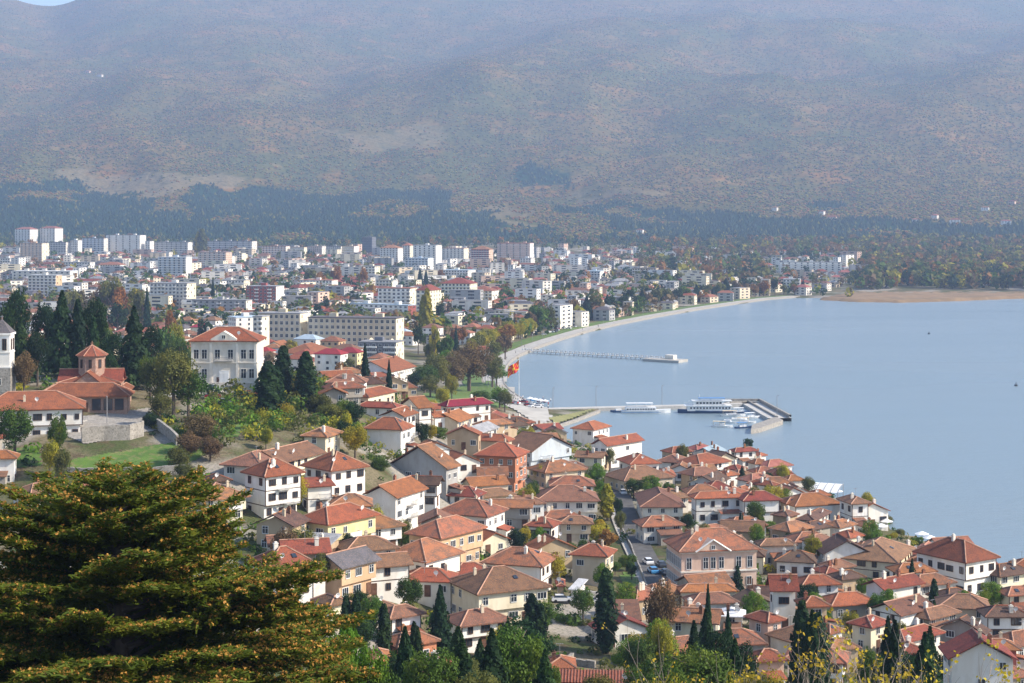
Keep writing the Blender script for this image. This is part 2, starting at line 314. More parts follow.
def mountain_mat():
    m = bpy.data.materials.new('mountain_scrub'); m.use_nodes = True; n = m.node_tree.nodes; l = m.node_tree.links; b = n['Principled BSDF']
    b.inputs['Roughness'].default_value = 1; b.inputs['Specular IOR Level'].default_value = 0
    g = n.new('ShaderNodeNewGeometry'); at = n.new('ShaderNodeAttribute'); at.attribute_name = 'cover'
    def nz(sc, det=5, st=None):
        t = n.new('ShaderNodeTexNoise'); t.inputs['Scale'].default_value = sc; t.inputs['Detail'].default_value = det; l.new(g.outputs['Position'], t.inputs['Vector']); return t.outputs[0]
    def rg(x, a, c, lo=0, hi=1):
        r = n.new('ShaderNodeMapRange'); l.new(x, r.inputs[0]); r.inputs[1].default_value = a; r.inputs[2].default_value = c; r.inputs[3].default_value = lo; r.inputs[4].default_value = hi; return r.outputs[0]
    def mx(f, a, c):
        k = n.new('ShaderNodeMix'); k.data_type = 'RGBA'; l.new(f, k.inputs[0])
        for s, i in ((a, 6), (c, 7)):
            if isinstance(s, tuple): k.inputs[i].default_value = (*s, 1)
            else: l.new(s, k.inputs[i])
        return k.outputs[2]
    c = mx(rg(nz(.002), .4, .6), (.155, .105, .032), (.09, .092, .026))
    c = mx(rg(nz(.006), .52, .68, 0, .7), c, (.25, .115, .028))
    c = mx(rg(nz(.03, 3), .5, .62, 0, .8), c, (.075, .08, .03))
    c = mx(rg(nz(.012, 4), .58, .68, 0, .6), c, (.2, .15, .06))
    c = mx(rg(at.outputs['Fac'], 0.1, .6), c, (.015, .045, .024))
    c2 = mx(rg(at.outputs['Fac'], -1.1, -.1), (.2, .16, .09), c)
    c2 = mx(rg(nz(.06, 2), .52, .68, 0, .55), c2, (.035, .045, .02))
    l.new(c2, b.inputs['Base Color'])
    bp = n.new('ShaderNodeBump'); bp.inputs['Distance'].default_value = 9; bp.inputs['Strength'].default_value = .8; l.new(nz(.05, 4), bp.inputs['Height']); l.new(bp.outputs[0], b.inputs['Normal'])
    return m
gm = grid_mesh('mountains', Xm, Ym, Zm, [mountain_mat()])
at = gm.attributes.new('cover', 'FLOAT', 'POINT'); at.data.foreach_set('value', Cv.ravel().astype(np.float32))
tag(link('mountains', gm), kind='structure')
def mz_lookup(x, y):
    ti = np.log(y / 3300) / np.log(11300 / 3300) * (mr - 1); u = 512 + F * x / y; si = (u + 520) / 2080 * (mc - 1)
    i = np.clip(ti.astype(int), 0, mr - 2); j = np.clip(si.astype(int), 0, mc - 2); a = ti - i; b = si - j
    z = (Zm[i, j] * (1-a) * (1-b) + Zm[i+1, j] * a * (1-b) + Zm[i, j+1] * (1-a) * b + Zm[i+1, j+1] * a * b); return z, Cv[i, j]

# woods and scrub on the slopes: trees nobody could count
def blob_trees(name, n, sel, size, hgt, mats, weights, label, cat, seedv, y0=3300, y1=9400, cone=False):
    r = np.random.default_rng(seedv); y = y0 * np.exp(r.random(n) ** .8 * math.log(y1 / y0)) if not cone else r.uniform(y0, y1, n)
    u = r.uniform(-120, 1144, n); x = (u - 512) / F * y; z, c = mz_lookup(x, y); dn = np.sin(x / 83 + 2 * np.sin(y / 170)) * np.sin(y / 121 + 1.7 * np.sin(x / 140 + 1)) + .7 * np.sin(x / 37 + y / 60) * np.sin(y / 45); k = sel(c + (dn * .3 if cone else 0), r.random(n) + (0 if cone else np.clip(-dn * .4, -.2, .45)), u, y); x, y, z = x[k], y[k], z[k]; n = len(x)
    s = r.uniform(*size, n); h = s * r.uniform(*hgt, n); ph = r.uniform(0, 6.28, n); tri = []
    K = 5
    for q in range(K):
        a0 = ph + q * 2 * math.pi / K; a1 = a0 + 2 * math.pi / K
        base = lambda a, q=q: np.stack([x + s * np.cos(a) * .5, y + s * np.sin(a) * .5, z + (h * .12 if cone else h * .35)], 1)
        top = np.stack([x + s * .08 * np.cos(ph), y, z + h], 1); p0 = base(a0); p1 = base(a1)
        if not cone:
            m0 = np.stack([x + s * np.cos(a0) * .42, y + s * np.sin(a0) * .42, z + h * .75], 1); m1 = np.stack([x + s * np.cos(a1) * .42, y + s * np.sin(a1) * .42, z + h * .75], 1)
            gnd = np.stack([x, y, z - 1], 1)
            tri += [np.stack([p0, p1, m1], 1), np.stack([p0, m1, m0], 1), np.stack([m0, m1, top], 1), np.stack([gnd, p1, p0], 1)]
        else: tri += [np.stack([p0, p1, top], 1)]
    V = np.stack(tri, 1).reshape(-1, 3); per = len(tri); mi = np.repeat(r.choice(len(mats), n, p=weights), per)
    tag(link(name, np_mesh(name, V, 3, mats, mi)), label, cat, kind='stuff')
blob_trees('pine_forest', 44000, lambda c, q, u, y: (c > .55), (7, 11), (.7, 1.0), [M['l_pine'], M['l_dark'], M['l_olive']], [.72, .2, .08], 'dark blue-green pine woods covering the foot of the mountain', 'forest', 11, 3300, 5600, True)
blob_trees('mountain_scrub', 150000, lambda c, q, u, y: ((c <= .5) & (q < np.where(c < -.3, .12, .85))), (4, 8.5), (.4, .6), [M['l_olive'], M['l_brown'], M['l_autumn'], M['l_green'], M['l_yellow'], M['l_pine']], [.3, .16, .22, .12, .12, .08], 'olive and rust coloured scrub speckling the mountain slopes', 'shrubs', 12)

# haze: one box of air round the whole scene
hb = MB(); hb.box(-9000, -400, -6, 9000, 11600, 1720); haze = hb.build('haze', [])
hm = bpy.data.materials.new('haze_air'); hm.use_nodes = True; hn = hm.node_tree.nodes; hn.remove(hn['Principled BSDF'])
pv = hn.new('ShaderNodeVolumePrincipled'); pv.inputs['Color'].default_value = (.47, .64, 1, 1); pv.inputs['Density'].default_value = 1.04e-4; pv.inputs['Anisotropy'].default_value = .1
hm.node_tree.links.new(pv.outputs[0], hn['Material Output'].inputs['Volume']); haze.data.materials.append(hm); tag(haze, kind='stuff')
haze['label'] = 'pale blue haze fading the far mountains'; haze['category'] = 'haze'

# ---------------------------------------------------------------- surfaces draped on the ground
def drape(name, poly, material, step=1.0, lift=.12, kind='structure', px=True):
    W = [ray_hit(u, v) for u, v in poly] if px else poly
    xs = [p[0] for p in W]; ys = [p[1] for p in W]
    gx = np.arange(min(xs) - step, max(xs) + step, step); gy = np.arange(min(ys) - step, max(ys) + step, step)
    X, Y = np.meshgrid(gx, gy); Z = T(X, Y) + lift
    cx = (X[:-1, :-1] + X[1:, 1:]) / 2; cy = (Y[:-1, :-1] + Y[1:, 1:]) / 2
    return tag(link(name, grid_mesh(name, X, Y, Z, [material], drop=~in_poly(cx, cy, W))), kind=kind)
def strip(name, ctr, width, material, lift, thick=0, zfix=None, kind='structure', sub=6):
    P2 = [Vector(p) for p in ctr]; pts = []
    for a, b in zip(P2[:-1], P2[1:]):
        for k in range(sub): pts.append(a.lerp(b, k / sub))
    pts.append(P2[-1]); m = MB(); L = []
    for k, p in enumerate(pts):
        d = (pts[min(k+1, len(pts)-1)] - pts[max(k-1, 0)]).normalized(); nrm = Vector((-d.y, d.x))
        a = p + nrm * width / 2; b = p - nrm * width / 2
        z = zfix if zfix is not None else max(T1(a.x, a.y), T1(b.x, b.y), T1(p.x, p.y)) + lift
        L.append((a, b, z))
    for (a, b, z), (a2, b2, z2) in zip(L[:-1], L[1:]):
        m.face([(a.x, a.y, z), (b.x, b.y, z), (b2.x, b2.y, z2), (a2.x, a2.y, z2)])
        if thick:
            m.face([(a.x, a.y, z - thick), (a.x, a.y, z), (a2.x, a2.y, z2), (a2.x, a2.y, z2 - thick)]); m.face([(b.x, b.y, z), (b.x, b.y, z - thick), (b2.x, b2.y, z2 - thick), (b2.x, b2.y, z2)])
    return tag(m.build(name, material), kind=kind)
drape('lawn', [(62,462),(120,452),(150,446),(200,440),(212,452),(178,470),(120,473),(70,474)], M['grass'], .7)
drape('lawn', [(10,450),(38,446),(42,466),(14,468)], M['grass'], .7)
drape('lawn', [(205,405),(262,400),(300,420),(230,440),(190,420)], M['grass'], 1)
drape('lawn', [(622,572),(645,570),(646,585),(620,590)], M['grass'], 1)
drape('paving', [(150,398),(262,393),(262,386),(180,386)], M['paving'], .8, .16)
drape('churchyard', [(30,425),(150,408),(160,430),(85,445)], M['stone'], .7, .14)
road = [ray_hit(u, v) for u, v in [(672,612),(662,590),(655,575),(645,556),(636,538),(628,520),(622,500),(618,478),(612,462)]]
strip('road', road, 5.5, M['asphalt'], .22)
def off(pw, d): # offset of a world polyline
    out = []
    for k, p in enumerate(pw):
        a = Vector(pw[min(k+1, len(pw)-1)]) - Vector(pw[max(k-1, 0)]); a.normalize(); out.append((p[0] - a.y * d, p[1] + a.x * d))
    return out
strip('pavement', off(road, 3.6), 1.5, M['paving'], .34, .3)
prom = SW[7:24]                      # from the reed bed round the bay to the harbour
strip('promenade', off(prom, -6), 10.6, M['paving'], 0, .6, zfix=1.75)
strip('quay_wall', off(prom, -.35), .7, M['stone'], 0, 4, zfix=1.95)
strip('promenade_verge', off(prom, -17), 10, M['grass'], .3, .3)
drape('harbour_square', [S(511,396), S(530,407), S(546,411), S(552,424), S(540,432), S(505,418), S(488,404)], M['paving'], 1.5, .4, px=False)
drape('harbour_lawn', [S(549,424), S(596,412), S(576,421), S(556,428)], mat('dry_grass', (.27,.25,.1), (.2,.2,.07), .2), 1.5, .5, px=False)
strip('harbour_kerb', [S(556,428.6), S(577,421.5), S(599,412.8)], 1.2, M['stone'], 0, 3, zfix=1.3)
drape('beach', [(500,372),(503,364),(509,364),(507,375),(512,392),(506,392)], M['paving'], 4, .3)
# green waterside park
drape('park_lawn', [(420,402),(450,388),(497,380),(505,400),(512,408),(470,408)], M['grass'], 4, .25)
# reed bed
xs = [];
rbp = [S(822,300), S(850,301.8), S(900,302.6), S(960,301), S(1000,299.2), S(1060,297.6), S(1060,294), S(1000,293), S(900,291.5), S(850,294)]
gx = np.arange(300, 1000, 7.0); gy = np.arange(1700, 2250, 7.0); X, Y = np.meshgrid(gx, gy); Z = 2.0 + rng.random(X.shape) * 1.3
ins = in_poly(X, Y, rbp); Z = np.where(ins, Z, -1)
cxy = ins[:-1, :-1] | ins[1:, 1:] | ins[1:, :-1] | ins[:-1, 1:]
rb = link('reed_bed', grid_mesh('reed_bed', X + rng.uniform(-2, 2, X.shape), Y, Z, [mat('reeds', (.24,.15,.075), (.18,.12,.06), .02, c3=(.3,.2,.1), sc3=.08)], drop=~cxy))
tag(rb, 'tawny reed bed at the far end of the bay', 'reeds', kind='stuff')
# ---------------------------------------------------------------- buildings
_wc = {}
def win_meshes(w, h, style, frame):
    k = (round(w, 2), round(h, 2), style, frame)
    if k in _wc: return _wc[k]
    f = MB(); t = .09; y0, y1 = -.11, .0
    f.box(-w/2 - t, y0, -t, -w/2, y1, h + t); f.box(w/2, y0, -t, w/2 + t, y1, h + t); f.box(-w/2, y0, -t - .05, w/2, y1, 0); f.box(-w/2, y0, h, w/2, y1, h + t)
    if style in 'cf':
        f.box(-.035, y0 + .02, 0, .035, y1, h)
        if h > 1.2: f.box(-w/2, y0 + .03, h * .66, w/2, y1, h * .66 + .05)
    if style == 'w':
        for q in range(1, 3): f.box(-w/2 + w * q / 3 - .03, y0 + .02, 0, -w/2 + w * q / 3 + .03, y1, h)
    g = MB(); g.box(-w/2, -.035, 0, w/2, -.005, h)
    _wc[k] = (f.mesh('window', [M[frame]]), g.mesh('pane', [M['glass']])); return _wc[k]
def put_window(root, x, y, z, rz, w=.95, h=1.35, style='c', frame='frame_white', pane=True, name='window'):
    a, b = win_meshes(w, h, style, frame)
    o = link(name, a, root, (x, y, z), rz)
    if pane: link('pane', b, o)
    return o
_far = {}
def put_far_window(root, x, y, z, rz, w, h):
    k = (round(w, 1), round(h, 1))
    if k not in _far: g = MB(); g.box(-w/2, -.06, 0, w/2, 0, h); _far[k] = g.mesh('window', [M['glass']])
    return link('window', _far[k], root, (x, y, z), rz)
_dm = {}
def put_door(root, x, y, z, rz, w=1.0, h=2.1):
    if 'd' not in _dm: g = MB(); g.box(-.5, -.08, 0, .5, 0, 2.1); g.box(-.6, -.12, 0, -.5, 0, 2.2); g.box(.5, -.12, 0, .6, 0, 2.2); g.box(-.5, -.12, 2.1, .5, 0, 2.2); g.box(-.38, -.1, .3, .38, -.08, .95); g.box(-.38, -.1, 1.15, .38, -.08, 1.85); _dm['d'] = g.mesh('door', [M['door']])
    return link('door', _dm['d'], root, (x, y, z), rz)
_bm = {}
def put_balcony(root, x, y, z, rz, w=3.0, dp=1.2, solid=False):
    k = (round(w, 1), dp, solid)
    if k not in _bm:
        g = MB(); g.box(-w/2, -dp, -.16, w/2, 0, 0); r_ = MB()
        if solid: r_.box(-w/2, -dp, 0, w/2, -dp + .08, .95); r_.box(-w/2, -dp + .08, 0, -w/2 + .08, 0, .95); r_.box(w/2 - .08, -dp + .08, 0, w/2, 0, .95)
        else:
            r_.box(-w/2, -dp, .9, w/2, -dp + .06, .97); r_.box(-w/2, -dp + .06, .9, -w/2 + .06, 0, .97); r_.box(w/2 - .06, -dp + .06, .9, w/2, 0, .97); q = -w/2
            while q <= w/2 - .05: r_.box(q, -dp + .01, 0, q + .05, -dp + .05, .9); q += .25
        _bm[k] = (g.mesh('balcony', [M['concrete']]), r_.mesh('railing', [M['w_white'] if solid else M['metal']]))
    o = link('balcony', _bm[k][0], root, (x, y, z), rz); link('railing', _bm[k][1], o); return o
_cm = {}
def chimney(roof, x, y, z, hh=1.1):
    v = random.choice('abc')
    if v not in _cm:
        g = MB(); s = {'a': .3, 'b': .36, 'c': .26}[v]; g.box(-s, -s * .8, -.8, s, s * .8, 1.0); g.box(-s - .07, -s * .8 - .07, 1.0, s + .07, s * .8 + .07, 1.1); g.box(-s * .6, -s * .5, 1.1, s * .6, s * .5, 1.35)
        _cm[v] = g.mesh('chimney', [{'a': M['roof_mix'], 'b': M['w_pale'], 'c': M['w_beige']}[v]])
    return link('chimney', _cm[v], roof, (x, y, z))
def antenna(roof, x, y, z):
    if 'ant' not in _cm:
        g = MB(); g.tube([(0,0,-.5),(0,0,2.2)], .035, 4); g.tube([(-.6,0,2.1),(.6,0,2.1)], .025, 4)
        for q in (-.5,-.2,.1,.4): g.tube([(q,-.3,2.1),(q,.3,2.1)], .02, 4)
        _cm['ant'] = g.mesh('antenna', [M['metal']])
    return link('antenna', _cm['ant'], roof, (x, y, z))
def put_dish(roof, x, y, z):
    if 'dish' not in _cm:
        g = MB(); n = 10; g.tube([(0,0,-.6),(0,0,.3)], .04, 4); c = (0, -.12, .45)
        ring = [(c[0] + .45 * math.cos(6.283*k/n), c[1] - .18 - .1 * math.sin(6.283*k/n), c[2] + .45 * math.sin(6.283*k/n)) for k in range(n)]
        for k in range(n): g.face([c, ring[k], ring[(k+1) % n]])
        g.tube([c, (0, -.6, .5)], .02, 4); _cm['dish'] = g.mesh('satellite_dish', [M['hull_white']])
    return link('satellite_dish', _cm['dish'], roof, (x, y, z))
def roof_geo(kind, w, d, h, rise, th=.2, ov=.55):
    """returns (roof MB, ridge MB, z(x,y)); footprint w x d already includes the eaves"""
    m = MB(); r = MB(); X, Y = w/2, d/2
    c = [(-X,-Y,h),(X,-Y,h),(X,Y,h),(-X,Y,h)]; b = [(x, y, h - th) for x, y, _ in c]
    if kind == 'h':
        if w >= d: e = (w - d) / 2 + .35; p, q = (-e, 0, h + rise), (e, 0, h + rise); fs = [(c[0], c[1], q, p), (c[1], c[2], q), (c[2], c[3], p, q), (c[3], c[0], p)]; hips = [(c[0], p), (c[3], p), (c[1], q), (c[2], q), (p, q)]
        else: e = (d - w) / 2 + .35; p, q = (0, -e, h + rise), (0, e, h + rise); fs = [(c[0], c[1], p), (c[1], c[2], q, p), (c[2], c[3], q), (c[3], c[0], p, q)]; hips = [(c[0], p), (c[1], p), (c[3], q), (c[2], q), (p, q)]
    elif kind == 'g': p, q = (-X, 0, h + rise), (X, 0, h + rise); fs = [(c[0], c[1], q, p), (c[2], c[3], p, q)]; hips = [(p, q)]
    elif kind == 'f': p, q = (0, -Y, h + rise), (0, Y, h + rise); fs = [(c[1], c[2], q, p), (c[3], c[0], p, q)]; hips = [(p, q)]
    elif kind == 's':   # single slope down to the front
        p, q = (-X, Y, h + rise), (X, Y, h + rise); fs = [(c[0], c[1], q, p)]; hips = []
    for f in fs: m.face(f)
    low = lambda f: [(x, y, z - th) for x, y, z in f][::-1]
    for f in fs: m.face(low(f))
    edges = {'h': [(0,1),(1,2),(2,3),(3,0)], 'g': [(0,1),(2,3)], 'f': [(1,2),(3,0)], 's': [(0,1)]}[kind]
    for i, j in edges: m.face((b[i], b[j], c[j], c[i]))
    dn = lambda t: (t[0], t[1], t[2] - th)
    rakes = {'g': [(c[0], p), (p, c[3]), (c[1], q), (q, c[2])], 'f': [(c[0], p), (p, c[1]), (c[3], q), (q, c[2])], 's': [(c[0], p), (c[1], q), (p, q)], 'h': []}[kind]
    for a, e_ in rakes: m.face((dn(a), dn(e_), e_, a))
    for a, e_ in hips: r.tube([(a[0], a[1], a[2] + .03), (e_[0], e_[1], e_[2] + .03)], .15, 4)
    def zf(x, y):
        if kind == 'h': t = min((X - abs(x)) / min(X, Y), (Y - abs(y)) / min(X, Y)); return h + rise * min(1, t)
        if kind == 'g': return h + rise * (1 - abs(y) / Y)
        if kind == 'f': return h + rise * (1 - abs(x) / X)
        return h + rise * (y + Y) / d
    return m, r, zf
FOOT = []    # footprints (x, y, radius)
LM = []      # landmarks for the labels
CW = dict(white='white', cream='cream', beige='beige', tan='tan', yellow='yellow', pink='pink', grey='grey', salmon='salmon', peach='peach', stone='stone', brickred='dark red', blue='pale blue', pale='off-white', darkgrey='dark grey')
RW = dict(orange='orange', red='red', brown='brown', dark='dark brown', mix='mottled', crimson='crimson', pink='faded pink', slate='slate', grey='grey metal', white='white metal', blue='pale blue')
KW = dict(h='hipped', g='gabled', f='gabled', s='lean-to')
def solve_frame(Lu, Cu, Cvv, Ru, Rv, h, dmin=5.5, dmax=22):
    """near eaves corner and its two neighbours, in pixels -> world corner, direction, width, depth"""
    cx, cy = ray_hit(Cu, Cvv, h); z = CH - (Cvv - HZ) / F * cy
    ry = (CH - z) * F / max(Rv - HZ, 20); rx = (Ru - 512) / F * ry; e = Vector((rx - cx, ry - cy)); wd = e.length
    ang = max(-.45, min(math.atan2(e.y, e.x), 1.25)); kR = (Ru - 512) / F; e = Vector((math.cos(ang), math.sin(ang)))
    wd = (kR * cy - cx) / (e.x - kR * e.y); e2 = Vector((-e.y, e.x)); k = (Lu - 512) / F
    den = e2.x - k * e2.y; t = (k * cy - cx) / den if abs(den) > 1e-3 else 0
    if t < dmin * .8 or t > dmax: t = max(dmin, min(dmax, .72 * abs(wd)))
    return cx, cy, z - h, ang, abs(wd), max(t, dmin * .8)
def house(Lu, Cu, Cvv, Ru, Rv, h, kind='h', rc='orange', wc='white', name='house', label=None, pitch=.225, frame=None, fl=None, blankL=.35, blankR=.16, balc=None, trim=None, chim=None, th=.2, d=None, extra=None):
    if Lu is None: cx, cy, ang, wd, dp = Cu; zb = T1(cx, cy) - .3
    else: cx, cy, zb, ang, wd, dp = solve_frame(Lu, Cu, Cvv, Ru, Rv, h)
    if d: dp = d
    e = Vector((math.cos(ang), math.sin(ang))); e2 = Vector((-e.y, e.x)); ctr = Vector((cx, cy)) + e * wd / 2 + e2 * dp / 2
    rt = empty(name, ctr.x, ctr.y, zb, ang); FOOT.append((ctr.x, ctr.y, max(wd, dp) * .55))
    ov = .75 if h > 4.4 else .5; W, D = wd - 2 * ov, dp - 2 * ov; x, y = W/2, D/2; rise = (min(wd, dp) if kind == 'h' else (dp if kind in 'gs' else wd)) * pitch
    if kind == 's': rise = dp * .2
    m = MB(); zt = h - .12
    n = fl or max(1, round(h / 3.0)); sh = h / n; jut = random.choice((0, .35, .5, .6)) if (n > 1 and not extra and W > 6 and D > 4.5) else 0; zj = sh - .1
    if jut:
        m.prism([(-x, -y + jut), (x - jut, -y + jut), (x - jut, y), (-x, y)], -3.5, zj + .01)
        m.prism([(-x, -y), (x, -y), (x, y), (-x, y)], zj, zt)
    else:
        for a, b in (((-x,-y),(x,-y)),((x,-y),(x,y)),((x,y),(-x,y)),((-x,y),(-x,-y))): m.face([(a[0],a[1],-3.5),(b[0],b[1],-3.5),(b[0],b[1],zt),(a[0],a[1],zt)])
        m.face([(-x,-y,zt),(x,-y,zt),(x,y,zt),(-x,y,zt)])
    if kind == 'g':
        g = rise * y / (dp/2) - .05
        for s in (-1, 1): m.face([(s*x,-s*y,zt),(s*x,s*y,zt),(s*x,0,zt+g)])
    if kind == 'f':
        g = rise * x / (wd/2) - .05
        for s in (-1, 1): m.face([(s*x,s*y,zt),(-s*x,s*y,zt),(0,s*y,zt+g)])
    m.build('wall', M['w_' + wc] if 'w_' + wc in M else M[wc], rt)
    rm, rg, zf = roof_geo(kind, wd, dp, h, rise, th); ro = rm.build('roof', M['roof_' + rc], rt)
    if kind != 's' and rc not in ('grey', 'white', 'blue'): rg.build('ridge_tiles', M['ridge'] if rc != 'dark' else M['roof_mix'], ro)
    nch = chim if chim is not None else random.choice((0, 1, 1, 2))
    for _ in range(nch):
        px, py = random.uniform(-.3, .3) * wd, random.uniform(-.3, .3) * dp; chimney(ro, px, py, zf(px, py) + .1)
    if random.random() < .4 and cy < 500: put_dish(ro, random.uniform(-.3, .3) * wd, -dp * .3, zf(0, -dp * .3) + .3)
    if random.random() < .35 and cy < 500: px, py = random.uniform(-.2, .2) * wd, random.uniform(-.2, .2) * dp; antenna(ro, px, py, zf(px, py))
    fr = frame or ('frame_brown' if (wc in ('white', 'cream') and random.random() < .5) else 'frame_white')
    sides = [((-x, -y), (1, 0), W, 'F'), ((x, -y), (0, 1), D, 'R'), ((x, y), (-1, 0), W, 'B'), ((-x, y), (0, -1), D, 'L')]
    for (sx, sy), (tx, ty), ln, tagc in sides:
        nl = Vector((ty, -tx)); nw = nl.x * e + nl.y * e2; mid = ctr + e * (sx + tx * ln/2) + e2 * (sy + ty * ln/2)
        if nw.dot(-mid.normalized()) < -.05: continue
        if ln < 2: continue
        rz = math.atan2(ty, tx); nb = max(1, int(ln / 2.7)); blank = blankL if tagc == 'L' else blankR; bx = random.randrange(nb)
        for f in range(n):
            for c in range(nb):
                s = ln * (c + .5) / nb + random.uniform(-.25, .25); jj = jut if (f == 0 and tagc in 'FR') else 0; wx, wy = sx + tx * s - ty * jj, sy + ty * s + tx * jj
                if jj: wx = min(wx, x - jut - (.7 if tagc == 'F' else 0)); wy = max(wy, -y + jut + (.7 if tagc == 'R' else 0))
                if f == 0 and c == bx and tagc in 'FR': put_door(rt, wx, wy, .05, rz); continue
                if random.random() < blank: continue
                wide = random.random() < .35; ww_ = random.choice((1.5, 1.8)) if wide else random.choice((.8, .95, .95, 1.1))
                if ww_ > ln * .5: ww_, wide = .8, False
                put_window(rt, wx, wy, f * sh + sh * .34, rz, ww_, random.choice((1.1, 1.3, 1.3)), 'w' if wide else 'c', fr, name='window')
            if (balc if balc is not None else random.random() < .3) and f > 0 and tagc in 'FR' and ln > 5 and (balc or random.random() < .4):
                s = ln * random.choice((.3, .5, .7)); put_balcony(rt, sx + tx * s, sy + ty * s, f * sh + .1, rz, min(3.2, ln * .5), 1.1, random.random() < .4)
    if trim or (trim is None and fr == 'frame_brown' and random.random() < .6):
        t = MB(); q = .05
        for f in range(1, n + 1):
            z = f * sh - (.12 if jut else .1)
            if f == n: z = h - .4
            t.box(-x - q, -y - q, z, x + q, -y, z + .16); t.box(x, -y, z, x + q, y + q, z + .16); t.box(-x - q, -y, z, -x, y + q, z + .16)
        for px, py in ((-x, -y), (x, -y), (x, y)): t.box(px - q - .02, py - q - .02, zj if jut else -1, px + q + .02, py + q + .02, h - .42)
        t.build('wood_trim', M['wood'], rt)
    if not extra and Lu is not None and not jut and h > 4.4 and cy < 620 and random.random() < .8:   # lower addition under its own lean-to roof
        s = random.choice((-1, 1, 1)); aw = random.uniform(3, min(6.5, W * .6)); ad = random.uniform(2.2, 3.4); ah = random.uniform(2.5, min(h - 1.6, 3.4)); ax = random.uniform(-x + aw/2, x - aw/2); a_ = MB(); a_.box(ax - aw/2, -y - ad, -3, ax + aw/2, -y + .02, ah - .05)
        if random.random() < .5: a_.v = [(x + (-y - py), px * (y / x) if False else max(-y + .1, min(y - .1, px * .6)), pz) for px, py, pz in a_.v]; side = 'R'
        else: side = 'F'
        an = a_.build('annex', M['w_' + random.choice((wc if 'w_' + wc in M else 'white', 'white', 'pale', 'stone'))], rt); q = MB(); zz = ah + ad * .26
        xs_ = sorted({round(v_[0], 3) for v_ in a_.v}); ys_ = sorted({round(v_[1], 3) for v_ in a_.v}); xa, xb, ya, yb = xs_[0], xs_[-1], ys_[0], ys_[-1]
        if side == 'F': tp = [(xa - .3, ya - .4, ah), (xb + .3, ya - .4, ah), (xb + .3, yb, zz), (xa - .3, yb, zz)]
        else: tp = [(xb + .4, ya - .3, ah), (xb + .4, yb + .3, ah), (xa, yb + .3, zz), (xa, ya - .3, zz)]
        q.face(tp); q.face([(a0, b0, c0 - .15) for a0, b0, c0 in tp][::-1])
        for k in range(4): A0, B0 = tp[k], tp[(k+1) % 4]; q.face([(A0[0], A0[1], A0[2] - .15), (B0[0], B0[1], B0[2] - .15), B0, A0])
        q.build('annex_roof', M['roof_' + random.choice((rc, 'mix', 'orange', 'brown'))], an)
        if side == 'F': put_window(an, (xa + xb) / 2, ya, .9, 0, .95, 1.1, 'c', fr)
        else: put_window(an, xb, (ya + yb) / 2, .9, math.pi/2, .95, 1.1, 'c', fr)
    if not extra and kind == 'h' and random.random() < .22 and cy < 480:
        q = MB(); q.box(-.4, -.5, 0, .4, .5, .06); sx0, sy0 = random.uniform(-.2, .2) * wd, -.25 * dp; sk = q.build('skylight', M['glass'], ro, (sx0, sy0, zf(sx0, sy0) + .1)); sk.rotation_euler = (math.atan2(rise, min(wd, dp)/2), 0, 0)
    if extra: extra(rt, x, y, h, ro, zf)
    u, v = proj(ctr.x, ctr.y, zb + h * .7)
    st = {1: 'single-storey ', 2: '', 3: 'three-storey '}.get(n, '')
    sz = 'small ' if wd * dp < 75 and n < 3 else ('large ' if wd * dp > 190 else '')
    if label: tag(rt, label, 'house')
    else: tag(rt, None, 'house', None, auto=('%s%s house with %s %s roof' % (sz or st, CW.get(wc, wc), RW[rc], KW[kind]), u, v))
    rt['group'] = 'houses of the old town'
    return rt
